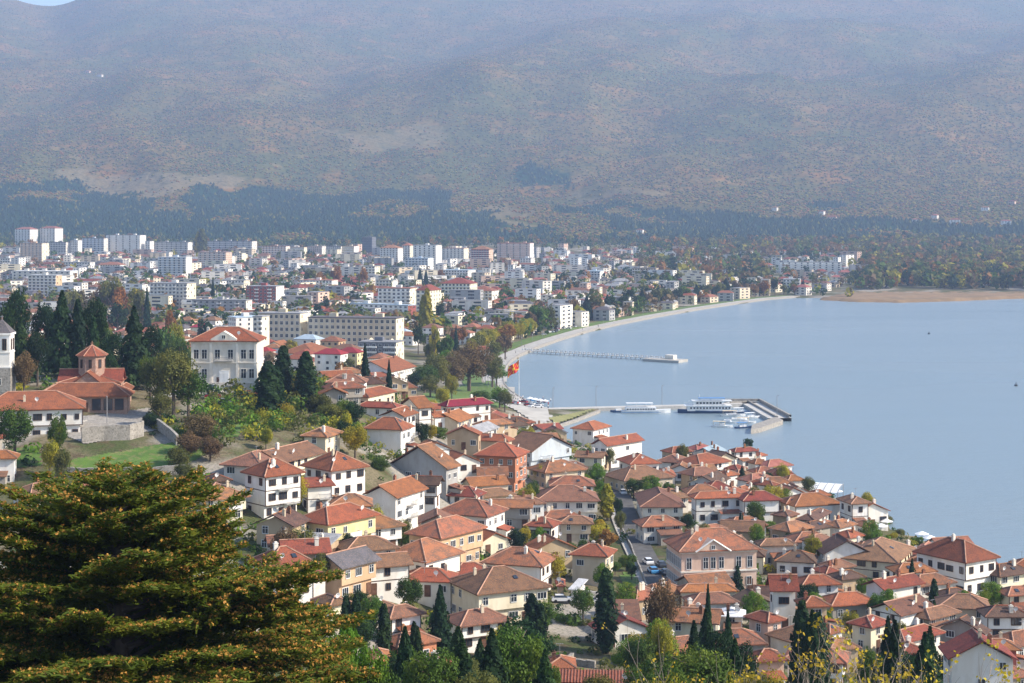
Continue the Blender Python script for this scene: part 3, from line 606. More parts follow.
def block(u0, u1, us, vt, vb, wc='white', rc='grey', ec=None, label=None, theta=14, nf=None, name='apartment_block', dep=None, bal=.4, pent=True, pitched=False, maxwin=60, cat='apartment block', sx_=3.4, band=False):
    cx, cy = ray_hit(u1, vb, 0, 400); zb = T1(cx, cy); hh = (vb - vt) / F * cy; ang = R(90 - theta)
    e = Vector((math.cos(ang), math.sin(ang))); e2 = Vector((-e.y, e.x))   # e: right side going away, e2: facade to the left
    k = (us - 512) / F; den = e.x - k * e.y; wd = (k * cy - cx) / den if abs(den) > .02 else 12
    wd = max(9, min(wd, 26)) if not dep else dep
    k = (u0 - 512) / F; dp = abs((k * cy - cx) / (e2.x - k * e2.y)); ctr = Vector((cx, cy)) + e * wd/2 + e2 * dp/2
    # local x = facade direction (to the right), local y = away
    rz0 = ang - math.pi/2; W, D = dp, wd; rt = empty(name, ctr.x, ctr.y, zb, rz0); FOOT.append((ctr.x, ctr.y, D * .6)); x, y = W/2, D/2
    for q in np.arange(-x, x, D * .8): FOOT.append((ctr.x - e2.x * q, ctr.y - e2.y * q, D * .6))
    m = MB(); rise = D * .2 if pitched else 0; ht = hh - (rise if pitched else .6)
    for a, b, mi in (((-x,-y),(x,-y),0),((x,-y),(x,y),1),((x,y),(-x,y),0),((-x,y),(-x,-y),1)): m.face([(a[0],a[1],-3),(b[0],b[1],-3),(b[0],b[1],ht),(a[0],a[1],ht)], mi)
    m.build('wall', [M['w_' + wc], M['w_' + (ec or wc)]], rt)  # lighter end colour on some blocks puts sun from the right into the walls
    if pitched: rm, rg, zf = roof_geo('h', W + 1, D + 1, ht, rise, .3); ro = rm.build('roof', M['roof_' + rc], rt)
    else:
        rm = MB(); rm.box(-x - .3, -y - .3, ht, x + .3, y + .3, ht + .5); rm.box(-x + .3, -y + .3, ht + .5, x - .3, y - .3, ht + .6); ro = rm.build('roof', M['roof_' + rc], rt)
        if pent and W > 12:
            for q in range(max(1, int(W / 24))):
                p = MB(); px = -x + W * (q + .5) / max(1, int(W / 24)) + random.uniform(-2, 2); p.box(px - 2.4, -1.8, ht + .6, px + 2.4, 2, ht + 2.8); p.build('stair_house', M['w_' + wc], ro)
    n = nf or max(1, round(ht / 3.1)); sh = ht / n; nb = max(2, int(W / sx_))
    while nb * n > maxwin: nb = int(nb * .88)
    nb = max(nb, 2); wh = sh * .5; far = cy > 1500; ww = min(W / nb * .5, 2.2)
    balm = None
    for f in range(n):
        for c in range(nb):
            wx = -x + W * (c + .5) / nb
            if far: put_far_window(rt, wx, -y, f * sh + sh * .3, 0, ww, wh)
            else: put_window(rt, wx, -y, f * sh + sh * .3, 0, round(ww, 1), round(wh, 1), 'c', 'frame_white', pane=True)
            if bal and f > 0 and (c * 7 + int(u0)) % 10 < bal * 10 and not far: put_balcony(rt, wx, -y, f * sh + .15, 0, round(min(W / nb * .9, 3.6), 1), 1.2, True)
        if band or (far and bal): b = MB(); b.box(-x, -y - .9, f * sh - .1, x, -y, f * sh + .75); b.build('balcony', M['w_white'], rt) if f > 0 else None
    nr_ = max(1, int(D / 5))
    for f in range(n):
        for c in range(nr_):
            if ec in (None, wc) or (f + c) % 2: put_far_window(rt, x, -y + D * (c + .5) / nr_, f * sh + sh * .3, math.pi/2, 1.2, wh)
    u, v = proj(ctr.x, ctr.y, zb + hh * .6)
    if label: tag(rt, label, cat)
    else: tag(rt, None, cat, auto=('%s %s block' % (CW[wc], {1: 'low', 2: 'low', 3: 'three-floor', 4: 'four-floor', 5: 'five-floor'}.get(n, 'tall')), u, v))
    rt['group'] = 'town blocks'
    return rt

def tile_rows(rt, x, y, h, ro, zf):
    W, D = x + .6, y + .6; m = MB(); q = -W
    while q < W: m.tube([(q, -D, zf(q, -D) + .03), (q, D, zf(q, D) + .03)], .09, 5); q += .42
    t = m.build('tile_row', M['roof_pink'], ro); t['kind'] = 'stuff'
# --- old town, by the eaves seen in the photograph: left eaves u, near corner u, v, right eaves u, v, wall height
H = house
# hillside left
H(-30,-25,411,86,408,7.5,'h','red','white',label='long white two-storey house with red roof below the domed church',pitch=.24,fl=2,frame='frame_brown',d=14)
H(-30,-22,459,17.5,458,6,'h','orange','white',label='white house with orange roof cut off by left edge beside the lawn')
H(-20,-12,440,11,436,4,'h','red','stone',label='stone hut with red roof at left edge above the lawn')
H(8,30,496,69,490,5,'h','brown','white',label='white house with brown hipped roof below the small left lawn')
H(67,80,491,112,487,5.5,'g','mix','cream',label='cream house with pale mottled roof directly below the green lawn')
H(175,200,501,251,496,5,'h','mix','cream',label='cream house with brown and orange roof right of the cedar top')
H(203,210,482,233,480,4,'h','dark','stone')
H(219,262,467,290,459,5.5,'h','brown','pale',pitch=.22)
H(278,282,463,327,452,5.0,'g','brown','cream',pitch=.22,fl=2,d=10)
H(319,327,437,344,430,5,'h','mix','cream')
H(240,264.5,477,306,472,9,'h','red','white',label='white three-storey mansion wing with red roof, left one of the pair',fl=3,frame='frame_brown',balc=True,blankL=.4,blankR=.02,pitch=.3,chim=1)
H(300,331,471,370,466,9,'h','red','white',label='white three-storey mansion wing with red roof, right one of the pair',fl=3,frame='frame_brown',blankL=.3,blankR=.02,pitch=.3,chim=1)
H(303,305,487,336,485,5.5,'s','red','white',label='low white link with lean-to red roof between the two mansion wings',fl=2,frame='frame_brown')
H(294,328,525,381,514,6.8,'h','orange','yellow',label='yellow two-storey house with orange hipped roof and laundry balcony',fl=2,balc=True,pitch=.26,chim=2)
H(282,300,543,330,545,3.4,'s','grey','tan',label='tan annex with flat grey roof attached left of the yellow house')
H(247,267,570,319,564,5.5,'h','red','white',pitch=.3)
H(336,342,569,382,559,6.2,'g','slate','peach',label='peach house with slate-coloured roof below the yellow house',pitch=.26,fl=2)
H(310,330,606,352,602,4,'h','brown','cream')
H(360,397,498,429,488,8,'g','orange','white',label='white gabled house with orange roof and long blank left wall',pitch=.26,fl=3,blankL=.85,balc=True)
H(381.5,426,562.5,465.5,552,7.2,'h','mix','white',fl=2,blankL=.75,pitch=.27,label='white house with mottled hipped roof and blank left wall, behind the fir')
H(404,441,538.6,488,527,7.6,'h','mix','peach',pitch=.27,fl=2,balc=True,label='peach and brick house with brown roof amid the white houses')
H(434,488,517,509,509,7.2,'h','mix','white',pitch=.24,fl=2)
H(446,477,497,487,490,5.5,'h','red','white',pitch=.26)
H(387,447.5,469,462,465,8,'g','mix','grey',pitch=.3,fl=2,blankL=.85,label='bare grey rendered house with mottled orange roof left of salmon house')
H(473,517,457,530,450,10.5,'h','orange','salmon',label='salmon and brick three-storey house with orange roof in the old town',fl=3,pitch=.26,frame='frame_white',blankL=.05,balc=True)
H(458,508,441.6,515,437,8.5,'h','orange','beige',pitch=.25,fl=2)
H(437.6,447,406.5,494,403,6,'h','crimson','white',label='white house with bright crimson roof near the waterside park',pitch=.3)
H(363,402.5,430,415,426,7.5,'h','red','white',pitch=.3,fl=2,blankL=.9,label='white house with red hipped roof and wholly blank long wall')
H(355,396.6,408,404,403,6,'h','red','white',trim=True)
H(346,369,397,397,391,4,'h','orange','cream')
H(318,325,382.5,366,382.5,4,'h','brown','white')
H(354,360,377.5,393,376,4,'h','orange','white')
H(398,418,408,435,406.8,7,'g','orange','white')
H(393,396,388,418,387.5,4,'h','orange','tan')
H(396,404.5,416.6,419,407,9,'g','orange','white',balc=True,fl=3)
H(430,434,417,448,416,4,'g','orange','white')
H(450,459,422,475,413,6,'g','orange','beige')
H(472,482,426,514,423,5,'h','mix','tan')
H(500,520.6,424,536,422,5,'h','red','white')
H(454,478,434,500,427,6,'g','grey','pale',blankL=.9)
H(482,505,431,518,429,5,'h','orange','white')
H(497,503,418,512,416,4,'h','orange','white')
# centre
H(528,532,452,575,446,5.5,'f','brown','blue',label='pale blue gable-fronted house facing viewer above the yellow garden trees',blankR=.7,pitch=.22)
H(570,594,430,612,426,6.5,'h','orange','white',label='white house with orange roof closest to the small harbour lawn')
H(590,607,446,645,440,7.5,'g','red','white',label='white house with dark red roof and roof-top terrace by the basin',pitch=.28,blankR=.7)
H(617,620,440,645,436,3,'s','red','wood',name='roof_terrace_house') if False else None
H(573,590,456,604,457,4,'h','red','tan')
H(541,545,473,588,469,5,'h','mix','beige')
H(546,549,486,596,486,5,'h','mix','white')
H(532,535,501.5,600.6,501,5.8,'h','brown','pale',fl=2)
H(616,630,464.5,662,463,7,'h','orange','white',fl=2)
H(602,624,481,675,477,4,'h','brown','beige')
H(636,650,500,692,497,4.5,'h','brown','pale')
H(634,640,507,686,507,5,'h','brown','pale')
H(523,553,527.5,562,522,7,'h','red','white',label='white three-bay house with dark timber trim and small red hipped roof',fl=2,trim=True,frame='frame_brown',blankL=.05)
H(555,558,524,594,524,4.8,'h','brown','beige')
H(568,608,557,617.6,545.5,6.8,'h','red','beige',fl=2,label='beige two-storey house with red roof left of the narrow street')
H(479,543,567,559,553,6.5,'h','mix','white',fl=2,blankL=.7)
H(445,477,595,553,586.4,6.5,'h','brown','cream',label='broad cream house with big brown hipped roof above the twin cypresses',fl=2,chim=2)
H(384,390,619,427,613,5,'h','brown','white',frame='frame_brown')
H(370,375,608,395,605,4,'h','brown','white')
H(455,460,627,514,620,4.5,'h','brown','white',frame='frame_brown',blankR=0,label='white house with row of brown windows behind the big pine')
H(383,398,648,441,640,3.8,'h','mix','salmon')
H(639,642,527,686,525,4.5,'h','mix','pale')
H(676,680,592,739,591,4,'h','orange','cream')
H(681,683,616,712,614,4,'h','brown','beige')
H(712,716,616,746,617,4.5,'h','white','pale',label='house with gleaming white metal roof in front of the pink school',pitch=.2)
H(743,768,623,787,619,6.5,'h','red','pink',fl=2,label='pink two-storey house with red roof right of the white metal roof')
H(752,770,591,800,591,7.5,'g','red','white',fl=2,balc=True,label='white house with steep red roof, skylight and front balconies',pitch=.45)
H(796,802,586,843,584,5,'h','red','white')
H(800,803,607,832,606,6,'h','orange','tan',fl=2)
H(754,760,546,798,545,5,'h','brown','pale')
H(820,823,554,873,553,4.5,'f','dark','white',label='white gable-fronted house with dark roof right of the school',pitch=.26)
H(821,826,574,843,572,3.5,'h','red','stone')
H(828,832,569,857,566,3.8,'h','brown','stone')
H(838,842,580,867,577,4,'h','dark','tan')
H(861,884,590,926,583,6,'g','red','white',fl=2,blankR=.8,frame='frame_brown')
H(883,901,616,937,607,5,'g','brown','white',blankR=.8)
H(906,930,620,962,612,4.5,'h','brown','stone')
H(935,985,634,992,630,5,'g','dark','stone')
H(855,872,628,892,622,5,'h','red','cream')
H(878,905,643,946,632,5,'h','red','pale')
H(944,948,659,1019,660,8,'f','red','white',label='white gable-fronted house at bottom right corner with small windows',pitch=.27,blankR=.5,fl=3)
H(979,983,650,1022,650,5,'h','orange','brickred',label='dark red walled house with orange roof near bottom right corner')
H(945,985,617,1032,617,5,'h','dark','white',frame='frame_brown',blankR=0,label='white house with vast dark brown roof on right edge')
H(912,966,563,1001,557,8,'h','red','white',label='large white waterside hotel with brown window frames and red roof',fl=2,frame='frame_brown',trim=True,blankL=.05,blankR=.05,balc=False,pitch=.3)
H(994,1000,577,1036,572,5,'h','dark','cream')
H(1003,1008,596,1040,594,5,'h','mix','cream')
H(902,906,561,930,563,4,'h','orange','white')
H(879,898,563,916,548,4.5,'h','brown','cream')
H(912,916,548,932,550,3.5,'f','pink','pink')
# right shore
H(836,851,504,872,503,7,'h','brown','white',label='white two-storey house with brown roof standing at the lake edge',fl=2,blankL=0,blankR=0)
H(789,795,506.5,843.6,503.5,4,'h','orange','white',blankR=.7)
H(688,694,498.6,747,497,7,'h','orange','white',fl=2,label='white house with large orange hipped roof and pale balcony',balc=True)
H(738,743,501,783,499.6,6.5,'h','red','white',fl=2,blankR=.95,label='white house with blank front wall right of the large orange roof')
H(746,773,486,780,484,5,'h','red','white')
H(728,735,452,759,450.4,5.5,'h','red','white',label='white timbered house with conical red roof nearest the old-town tip',frame='frame_brown',blankR=0)
H(669,672,453,694,451,4,'h','red','tan')
H(695,697,450,714,448,4,'h','pink','white')
H(711,714,454,727,450,4.5,'g','blue','white')
H(692,700,466,732,461,4.5,'h','orange','white')
H(690,694,476,722,473,4.5,'h','brown','tan')
H(707,716.6,484,731,478,4.5,'g','dark','pale')
H(724,727,476,740,474,4,'h','orange','white')
H(655,680,463,691,459,4.5,'h','brown','white')
H(655,658,476,677,476,3.5,'h','orange','white')
H(728,735,497,750,492,4.5,'h','red','beige')
H(748,752,482,778,479,4,'h','pink','white')
H(752,755,464,770,463,4,'h','orange','white')
H(764,768,467,794,465,3.6,'h','pink','white')
H(766,770,475,796,475,4,'h','orange','tan')
H(785,788,481,806,480,4,'h','orange','white')
H(776,780,496,809,494,4.2,'f','mix','white')
H(780,786,504,812,503,4,'h','orange','tan')
H(795,815,521,832,512,4.5,'h','dark','pale')
H(777,790,532,815,527,4.2,'h','mix','tan')
H(808,812,530,833,526,4,'h','dark','stone')
H(803,815,543,837,540,4.2,'h','brown','white')
H(826,840,528,858,524,4,'h','mix','white')
H(845,850,538,866,535,4,'h','orange','cream')
H(854,858,549,878,548,4,'h','orange','white')
H(810,813,496,832,495,3.2,'h','orange','wood')
H(734,738,470,748,468,4,'h','red','white')
H(742,745,494,760,490,4,'h','orange','white')
H(757,760,456,768,455,3.5,'h','orange','white')
H(786,789,517,800,514,4,'h','brown','tan')
H(860,864,527,878,526,3.4,'h','mix','white')
H(700,703,510,724,508,4,'h','brown','cream') if False else None
# front row, half hidden by the trees
H(540,545,668,577,668,3.5,'h','orange','cream',label='small building with bright orange roof at bottom beside tiled shed')
H(552,556,682,660,684,3.2,'s','red','stone',label='long tiled red shed roof along the bottom edge',extra=tile_rows,chim=0,balc=False,d=3.6)
H(613,616,620,642,620,3.4,'s','brown','white',label='white garage with brown lean-to roof right of the tall cypress')
H(566,568,589,578,590,3,'s','white','white')
H(553,556,586,566,586,2.6,'h','red','tan')
H(752,756,662,790,660,5,'h','red','pink')
H(812,830,634,846,630,4,'h','orange','white')
H(828,830,650,862,648,4,'h','mix','tan')
H(898,902,654,930,652,5,'h','red','white')
H(418,422,676,462,674,4,'h','red','white')
H(368,372,664,398,662,4,'h','orange','white')
# houses behind the church and on the plateau
H(146,165,347,184,341,5,'h','crimson','yellow',label='yellow house with crimson roof behind the churchyard trees')
H(100,104,329,119,327,5,'h','red','white')
H(2,7,325,36,321,6,'h','orange','beige')
H(470,474,350,495,350,5,'h','orange','white')
H(383,391,372,417,364,7,'g','orange','white')
H(310,314,354,336,350,5,'h','orange','white')
H(300,305,362,322,360,4,'h','orange','beige')

# the smaller roofs crowding the gaps
FAi = None
def infill(n):
    r = random.Random(44); c = 0; t = 0
    while c < n and t < 9000:
        t += 1; y = r.uniform(262, 640); u = r.uniform(-10, 1040); x = (u - 512) / F * y; z = T1(x, y); v = HZ + F * (CH - z) / y
        if u < 330 and v < 478 or (u < 260) or v > 690 or (u < 620 and v > 606): continue
        if in_poly([x + 9, x, x + 3], [y, y + 9, y], WATER).any(): continue
        if 544 < u < 604 and 600 < v < 662 or 600 < u < 676 and 462 < v < 606 or 395 < u < 520 and v < 420: continue
        if 330 < u < 400 and 430 < v < 475: continue
        if min((x - FO[0]) ** 2 + (y - FO[1]) ** 2 - (FO[2] * .74 + 4.0) ** 2 for FO in FOOT) < 0: continue
        w_, d_ = r.uniform(7.5, 11), r.uniform(6, 8.5); a = r.choice((.15, .35, .5, -.2)) + r.uniform(-.1, .1); h = r.choice((3, 3.4, 4.4, 5.2)); e = Vector((math.cos(a), math.sin(a))); e2 = Vector((-e.y, e.x)); q = Vector((x, y)) - e * w_/2 - e2 * d_/2
        house(None, (q.x, q.y, a, w_, d_), 0, 0, 0, h, r.choice('hhhgf'), r.choice(('mix', 'brown', 'orange', 'red', 'mix', 'brown', 'dark')), r.choice(('white', 'white', 'pale', 'cream', 'beige', 'stone', 'tan')), balc=False); c += 1
    print('infill', c, t)
# ---------------------------------------------------------------- landmark buildings
def mansion_extra(rt, x, y, h, ro, zf):
    t = MB(); q = .25
    for z in (h - .7, h * .5, .6):
        t.box(-x - q, -y - q, z, x + q, -y, z + .3); t.box(x, -y, z, x + q, y + q, z + .3); t.box(-x - q, -y, z, -x, y + q, z + .3)
    for k in (-1, -.42, .42, 1): t.box(k * (x - .35) - .35, -y - .2, -2, k * (x - .35) + .35, -y - .004, h - .72)
    t.build('cornice', M['w_pale'], rt)
    p = MB(); pw = x * .40
    p.box(-pw, -y - .5, h - .35, pw, -y + 1, h + .5); i = [(-pw, -y - .5, h + .5), (pw, -y - .5, h + .5), (0, -y - .5, h + 2.6)]; p.face(i); p.face([(a, b + 3, c) for a, b, c in i][::-1]); p.face([i[0], i[2], (0, -y + 2.5, h + 2.6), (-pw, -y + 2.5, h + .5)]); p.face([i[2], i[1], (pw, -y + 2.5, h + .5), (0, -y + 2.5, h + 2.6)])
    p.build('pediment', M['w_pale'], rt); put_window(rt, 0, -y - .52, h + .6, 0, .9, .9, 'c')
    for k in (-.85, -.6, -.2, .2, .6, .85):
        put_window(rt, k * x, -y - .02, h * .6, 0, 1.3, 2.4, 'c')
        if abs(k) > .4: put_window(rt, k * x, -y - .02, h * .17, 0, 1.3, 2.4, 'c')
    for k in (-.6, -.2, .2, .6):
        for z in (.6, .17): put_window(rt, -x - .01, -k * y, h * z, -math.pi/2, 1.2, 2.3, 'c')
    put_balcony(rt, 0, -y - .02, h * .56, 0, 5, 1.2)
    d = MB(); d.box(-1.4, -y - .1, 0.5, 1.4, -y, 4); d.box(-1.2, -y - .2, .5, -.1, -y - .1, 3.4); d.box(.1, -y - .2, .5, 1.2, -y - .1, 3.4); d.build('door', M['hull_white'], rt)
    s = MB()
    for k in range(5): s.box(-2.6, -y - 3 + k * .6, -1, 2.6, -y - .1, -.1 + k * .14)
    s.build('steps', M['concrete'], rt)
r_ = H(183,188,341,259,341,12,'h','orange','pale',name='mansion',label='grand pale stone two-storey mansion with orange roof, pediment and white entrance',fl=2,pitch=.24,blankL=1,blankR=1,balc=False,trim=False,chim=2,extra=mansion_extra)
def school_extra(rt, x, y, h, ro, zf):
    t = MB(); q = .2
    for z in (h - .6, h * .46):
        t.box(-x - q, -y - q, z, x + q, -y, z + .35); t.box(x, -y, z, x + q, y + q, z + .35); t.box(-x - q, -y, z, -x, y + q, z + .35)
    t.build('cornice', M['w_pale'], rt)
    p = MB(); pw = 3.6; cx = -x * .18; i = [(cx - pw, -y - .6, h - .1), (cx + pw, -y - .6, h - .1), (cx, -y - .6, h + 2.2)]
    p.face(i); p.face([i[0], i[2], (cx, -y + 5, h + 2.2), (cx - pw, -y + 5, h - .1)]); p.face([i[2], i[1], (cx + pw, -y + 5, h - .1), (cx, -y + 5, h + 2.2)]); p.build('pediment', M['w_pink'], rt)
    g = MB(); g.tube([(cx - pw - .3, -y - .75, h - .2), (cx, -y - .75, h + 2.3)], .2, 4); g.tube([(cx + pw + .3, -y - .75, h - .2), (cx, -y - .75, h + 2.3)], .2, 4); g.build('pediment_moulding', M['w_white'], rt)
    put_window(rt, cx, -y - .62, h + .3, 0, .7, .8, 'c')
    for k in (-.8, -.36, -.16, .06, .52, .82): put_window(rt, k * x, -y - .02, h * .55, 0, 1.0, 2.3, 'c')
    for k in (-.8, .3, .8): put_window(rt, k * x, -y - .02, h * .12, 0, 1.0, 1.7, 'c')
    n = 8
    for k in range(n):
        for z, hh in ((.55, 2.2), (.12, 1.6)): put_window(rt, -x - .02, -y + 2 * y * (k + .5) / n, h * z, -math.pi/2, 1.0, hh, 'c')
H(651,679,552,761,549,8.6,'h','mix','pink',name='school',label='large pink school building with pediment, tall windows and vast orange roof',fl=2,pitch=.27,blankL=1,blankR=1,balc=False,trim=False,chim=3,extra=school_extra)

def church():
    x0, y0 = ray_hit(84, 412); rt = empty('church', x0, y0, T1(x0, y0), R(6)); rt.scale = (1.02, 1, 1.02); FOOT.append((x0, y0 + 9, 12))
    b = MB(); b.box(-10.5, 0, -3, 10, 6.5, 3.7); b.box(-7, 6.5, -3, 7, 20, 6.2); b.box(-10.5, 6.5, -3, -7, 17, 4.2); b.box(7, 6.5, -3, 9, 17, 4.2); b.build('wall', M['brick'], rt)
    def hip(nm, x0, y0, x1, y1, h, rise, kind='h', th=.25):
        rm, rg, z = roof_geo(kind, x1 - x0, y1 - y0, h, rise, th); o = rm.build(nm, M['roof_red'], rt, ((x0 + x1) / 2, (y0 + y1) / 2, 0)); rg.build('ridge_tiles', M['ridge'], o); return o
    hip('roof', -11.3, -.9, 10.8, 9, 3.8, 2.7); hip('roof', -11, 8, -6, 17.5, 4.2, 1.5); hip('roof', 6, 8, 9.6, 17.5, 4.2, 1.2)
    hip('roof', -7.6, 6.2, 7.6, 20.6, 6.3, 1.6); hip('roof', -3.2, 4.6, 3.2, 20.8, 6.6, 2.5, 'f'); hip('roof', -7.8, 10, 7.8, 16.4, 6.6, 2.5, 'g')
    g = MB()
    g.face([(-3, 5, 5), (3, 5, 5), (3, 5, 6.5), (0, 5, 8.8), (-3, 5, 6.5)]); g.face([(7.3, 10.3, 5), (7.3, 16, 5), (7.3, 16, 6.5), (7.3, 13.2, 8.8), (7.3, 10.3, 6.5)]); g.box(-3, 5.1, 5, 3, 7, 6.5); g.build('gable', M['brick'], rt)
    d = MB(); d.cone(0, 13.2, 6, 12.4, 3.3, 3.3, 8, ph=.39); d.cone(0, 13.2, 12.1, 12.45, 3.55, 3.7, 8, ph=.39); dd = d.build('drum', M['brick'], rt)
    c = MB(); c.cone(0, 13.2, 12.45, 14.9, 4.0, .25, 8, ph=.39); cc = c.build('dome_roof', M['roof_red'], rt)
    r = MB()
    for k in range(8): a = .39 + k * math.pi / 4; r.tube([(4.0 * math.cos(a), 13.2 + 4.0 * math.sin(a), 12.5), (0, 13.2, 15.0)], .13, 4)
    r.tube([(0, 13.2, 14.6), (0, 13.2, 15.9)], .06, 4); r.tube([(-.4, 13.2, 15.4), (.4, 13.2, 15.4)], .06, 4); r.build('ridge_tiles', M['ridge'], cc)
    for k in range(8):
        a = k * math.pi / 4 - math.pi / 2; put_window(dd, 3.1 * math.cos(a), 13.2 + 3.1 * math.sin(a), 9.6, a + math.pi / 2, .6, 1.9, 'c', 'frame_brown')
    for px in (-8, -5.2, -2.4, 2.9, 5.6, 8.2): put_window(rt, px, -.02, .5, 0, 1.9, 2.5, 'n', 'wood')  # dark panes stand for the shaded open arches of the porch
    put_door(rt, .3, -.02, 0, 0); p = MB(); p.tube([(4.2, -3, -.5), (4.2, -3, 7)], .14, 6)
    f = MB(); f.tube([(0, 0, -.5), (0, 0, 6.5)], .1, 6); f.tube([(0, 0, 6.4), (0, -.9, 6.6)], .07, 4); x2, y2 = ray_hit(107, 424)
    tag(f.build('lamp_post', M['metal'], None, (x2, y2, T1(x2, y2))), 'tall grey lamp post in front of the domed church', 'lamp post')
    tag(rt, 'brick Byzantine church with octagonal dome and layered orange tiled roofs', 'church')
church()
def belltower():
    x0, y0 = ray_hit(2, 396); rt = empty('bell_tower', x0, y0, T1(x0, y0), R(4)); FOOT.append((x0, y0, 5))
    a = MB(); a.box(-2.7, -2.7, -3, 2.7, 2.7, 7.2); a.build('stone_base', M['stone'], rt)
    b = MB(); b.box(-2.45, -2.45, 7.2, 2.45, 2.45, 15.5); b.box(-2.75, -2.75, 7.1, 2.75, 2.75, 7.5); b.box(-2.75, -2.75, 15.2, 2.75, 2.75, 15.7); b.box(-2.6, -2.6, 10.8, 2.6, 2.6, 11.05); b.build('wall', M['w_white'], rt)
    c = MB(); c.cone(0, 0, 15.7, 19, 3.9, .08, 4, ph=math.pi/4); ro = c.build('roof', M['roof_slate'], rt)
    d = MB(); d.tube([(0, 0, 18.8), (0, 0, 20)], .06, 4); d.tube([(-.4, 0, 19.6), (.4, 0, 19.6)], .06, 4); d.build('cross', M['metal'], ro)
    for k in (-1, 1): put_window(rt, k * 1.15, -2.47, 11.6, 0, .9, 2.6, 'c', 'frame_brown'); put_window(rt, 2.47, k * 1.1, 11.6, math.pi/2, .9, 2.6, 'c', 'frame_brown')
    put_window(rt, 0, -2.72, 3, 0, .8, 1.5, 'c')
    tag(rt, 'white square bell tower with grey pyramid roof and stone base', 'tower')
belltower()
def stone_wall(pts, hgt, label, thick=.6, m='stone', name='stone_wall'):
    W = [ray_hit(u, v) for u, v in pts]; b = MB(); sub = []
    for (ax, ay), (bx, by) in zip(W[:-1], W[1:]):
        for k in range(6): sub.append((ax + (bx - ax) * k / 6, ay + (by - ay) * k / 6))
    sub.append(W[-1])
    for (ax, ay), (bx, by) in zip(sub[:-1], sub[1:]):
        d = Vector((bx - ax, by - ay)); d.normalize(); n = Vector((-d.y, d.x)) * thick; za, zb = T1(ax, ay), T1(bx, by); hj = hgt + random.uniform(-.08, .08)
        i = len(b.v); b.v += [(ax, ay, za - 2), (bx, by, zb - 2), (bx + n.x, by + n.y, zb - 2), (ax + n.x, ay + n.y, za - 2), (ax, ay, za + hj), (bx, by, zb + hj), (bx + n.x, by + n.y, zb + hj), (ax + n.x, ay + n.y, za + hj)]
        for q in ((4,5,6,7),(0,1,5,4),(1,2,6,5),(2,3,7,6),(3,0,4,7)): b.f.append(tuple(i + k for k in q)); b.m.append(0)
    tag(b.build(name, M[m]), label, 'wall')
stone_wall([(82,443),(104,441),(130,440),(144,436)], 3.4, 'rough stone retaining wall holding up the churchyard terrace')
stone_wall([(60,477),(100,478),(150,477),(186,474)], 2.0, 'weathered stone wall along the near edge of the lawn')
stone_wall([(146,424),(160,432),(176,446)], 2.4, 'stone wall stepping down beside the lawn under the olive tree')
stone_wall([(648,592),(640,570),(632,550),(622,530)], 1.2, 'low pale wall along the left side of the narrow street', .3)
stone_wall([(577,598),(600,600),(622,604),(650,612)], 1.6, 'grey garden wall behind the parked white car', m='concrete')
stone_wall([(596,668),(570,664),(574,660)], 1.2, 'rough stone garden wall below the tall cypress')
stone_wall([(742,527),(765,528),(792,528)], 1.6, 'stone garden wall behind the school roof')

infill(105)
# ---------------------------------------------------------------- the modern town: larger blocks
B = block
B(253,262,268,316,357,'pale','grey','cream',theta=20,label='pale slab block with cream end wall right of the mansion',bal=.2)
B(228,236,262,317,345,'white','blue','white',theta=60,label='white block with pale blue roof behind the mansion',bal=0)
B(258,300,308,313,352,'beige','grey','cream',label='long beige slab hotel wing with grey roof, left of two',theta=12,bal=0,nf=6,maxwin=90)
B(308,396,404,318,356,'beige','slate','cream',label='long beige slab hotel with dark roof and end wall tinted sunlit cream',theta=12,bal=0,nf=6,maxwin=96)  # end paler than the beige front: its sunlit side is put into the colour
B(358,396,404,342,364,'darkgrey','grey','cream',label='dark glazed building with cream end in front of slab hotel',theta=12,bal=.9,nf=4)
B(150,187,196,283,317,'pale','grey','cream',label='pale nine-storey apartment block with cream end, left of mansion',theta=16,bal=.5,nf=9,maxwin=96)
B(192,246,252,300,322,'grey','grey','pale',theta=10,bal=.3)
B(246,276,284,286,314,'brickred','grey','white',label='dark red block with white end wall in the middle town',theta=14,bal=.3)
B(378,410,417,288,318,'white','pink','cream',theta=14,bal=.6)
B(416,430,441,285,322,'cream','red','cream',theta=22,bal=.6,pitched=True)
B(350,408,416,305,324,'white','blue','brickred',theta=35,bal=.5)
B(441,470,478,278,308,'cream','red','cream',theta=14,bal=.6,pitched=True)
B(470,492,498,286,306,'cream','mix','white',theta=14,bal=.6,pitched=True)
B(440,468,476,270,285,'white','blue','white',theta=20,bal=.2,label='white block with pale blue stepped roof in the centre of town')
B(440,478,486,312,328,'grey','slate','white',theta=14,bal=.4,pitched=True)
B(426,438,446,336,358,'stone','slate','beige',theta=24,bal=0,label='grey stone-coloured block right of the dark glazed building')
B(300,332,338,280,293,'white','pink','pale',theta=14,bal=.5)
B(210,244,250,280,292,'pale','grey','cream',theta=14,bal=.3)
B(365,375,380,266,284,'cream','grey','cream',theta=20,bal=.3)
B(376,392,398,280,292,'cream','grey','white',theta=20,bal=.3)
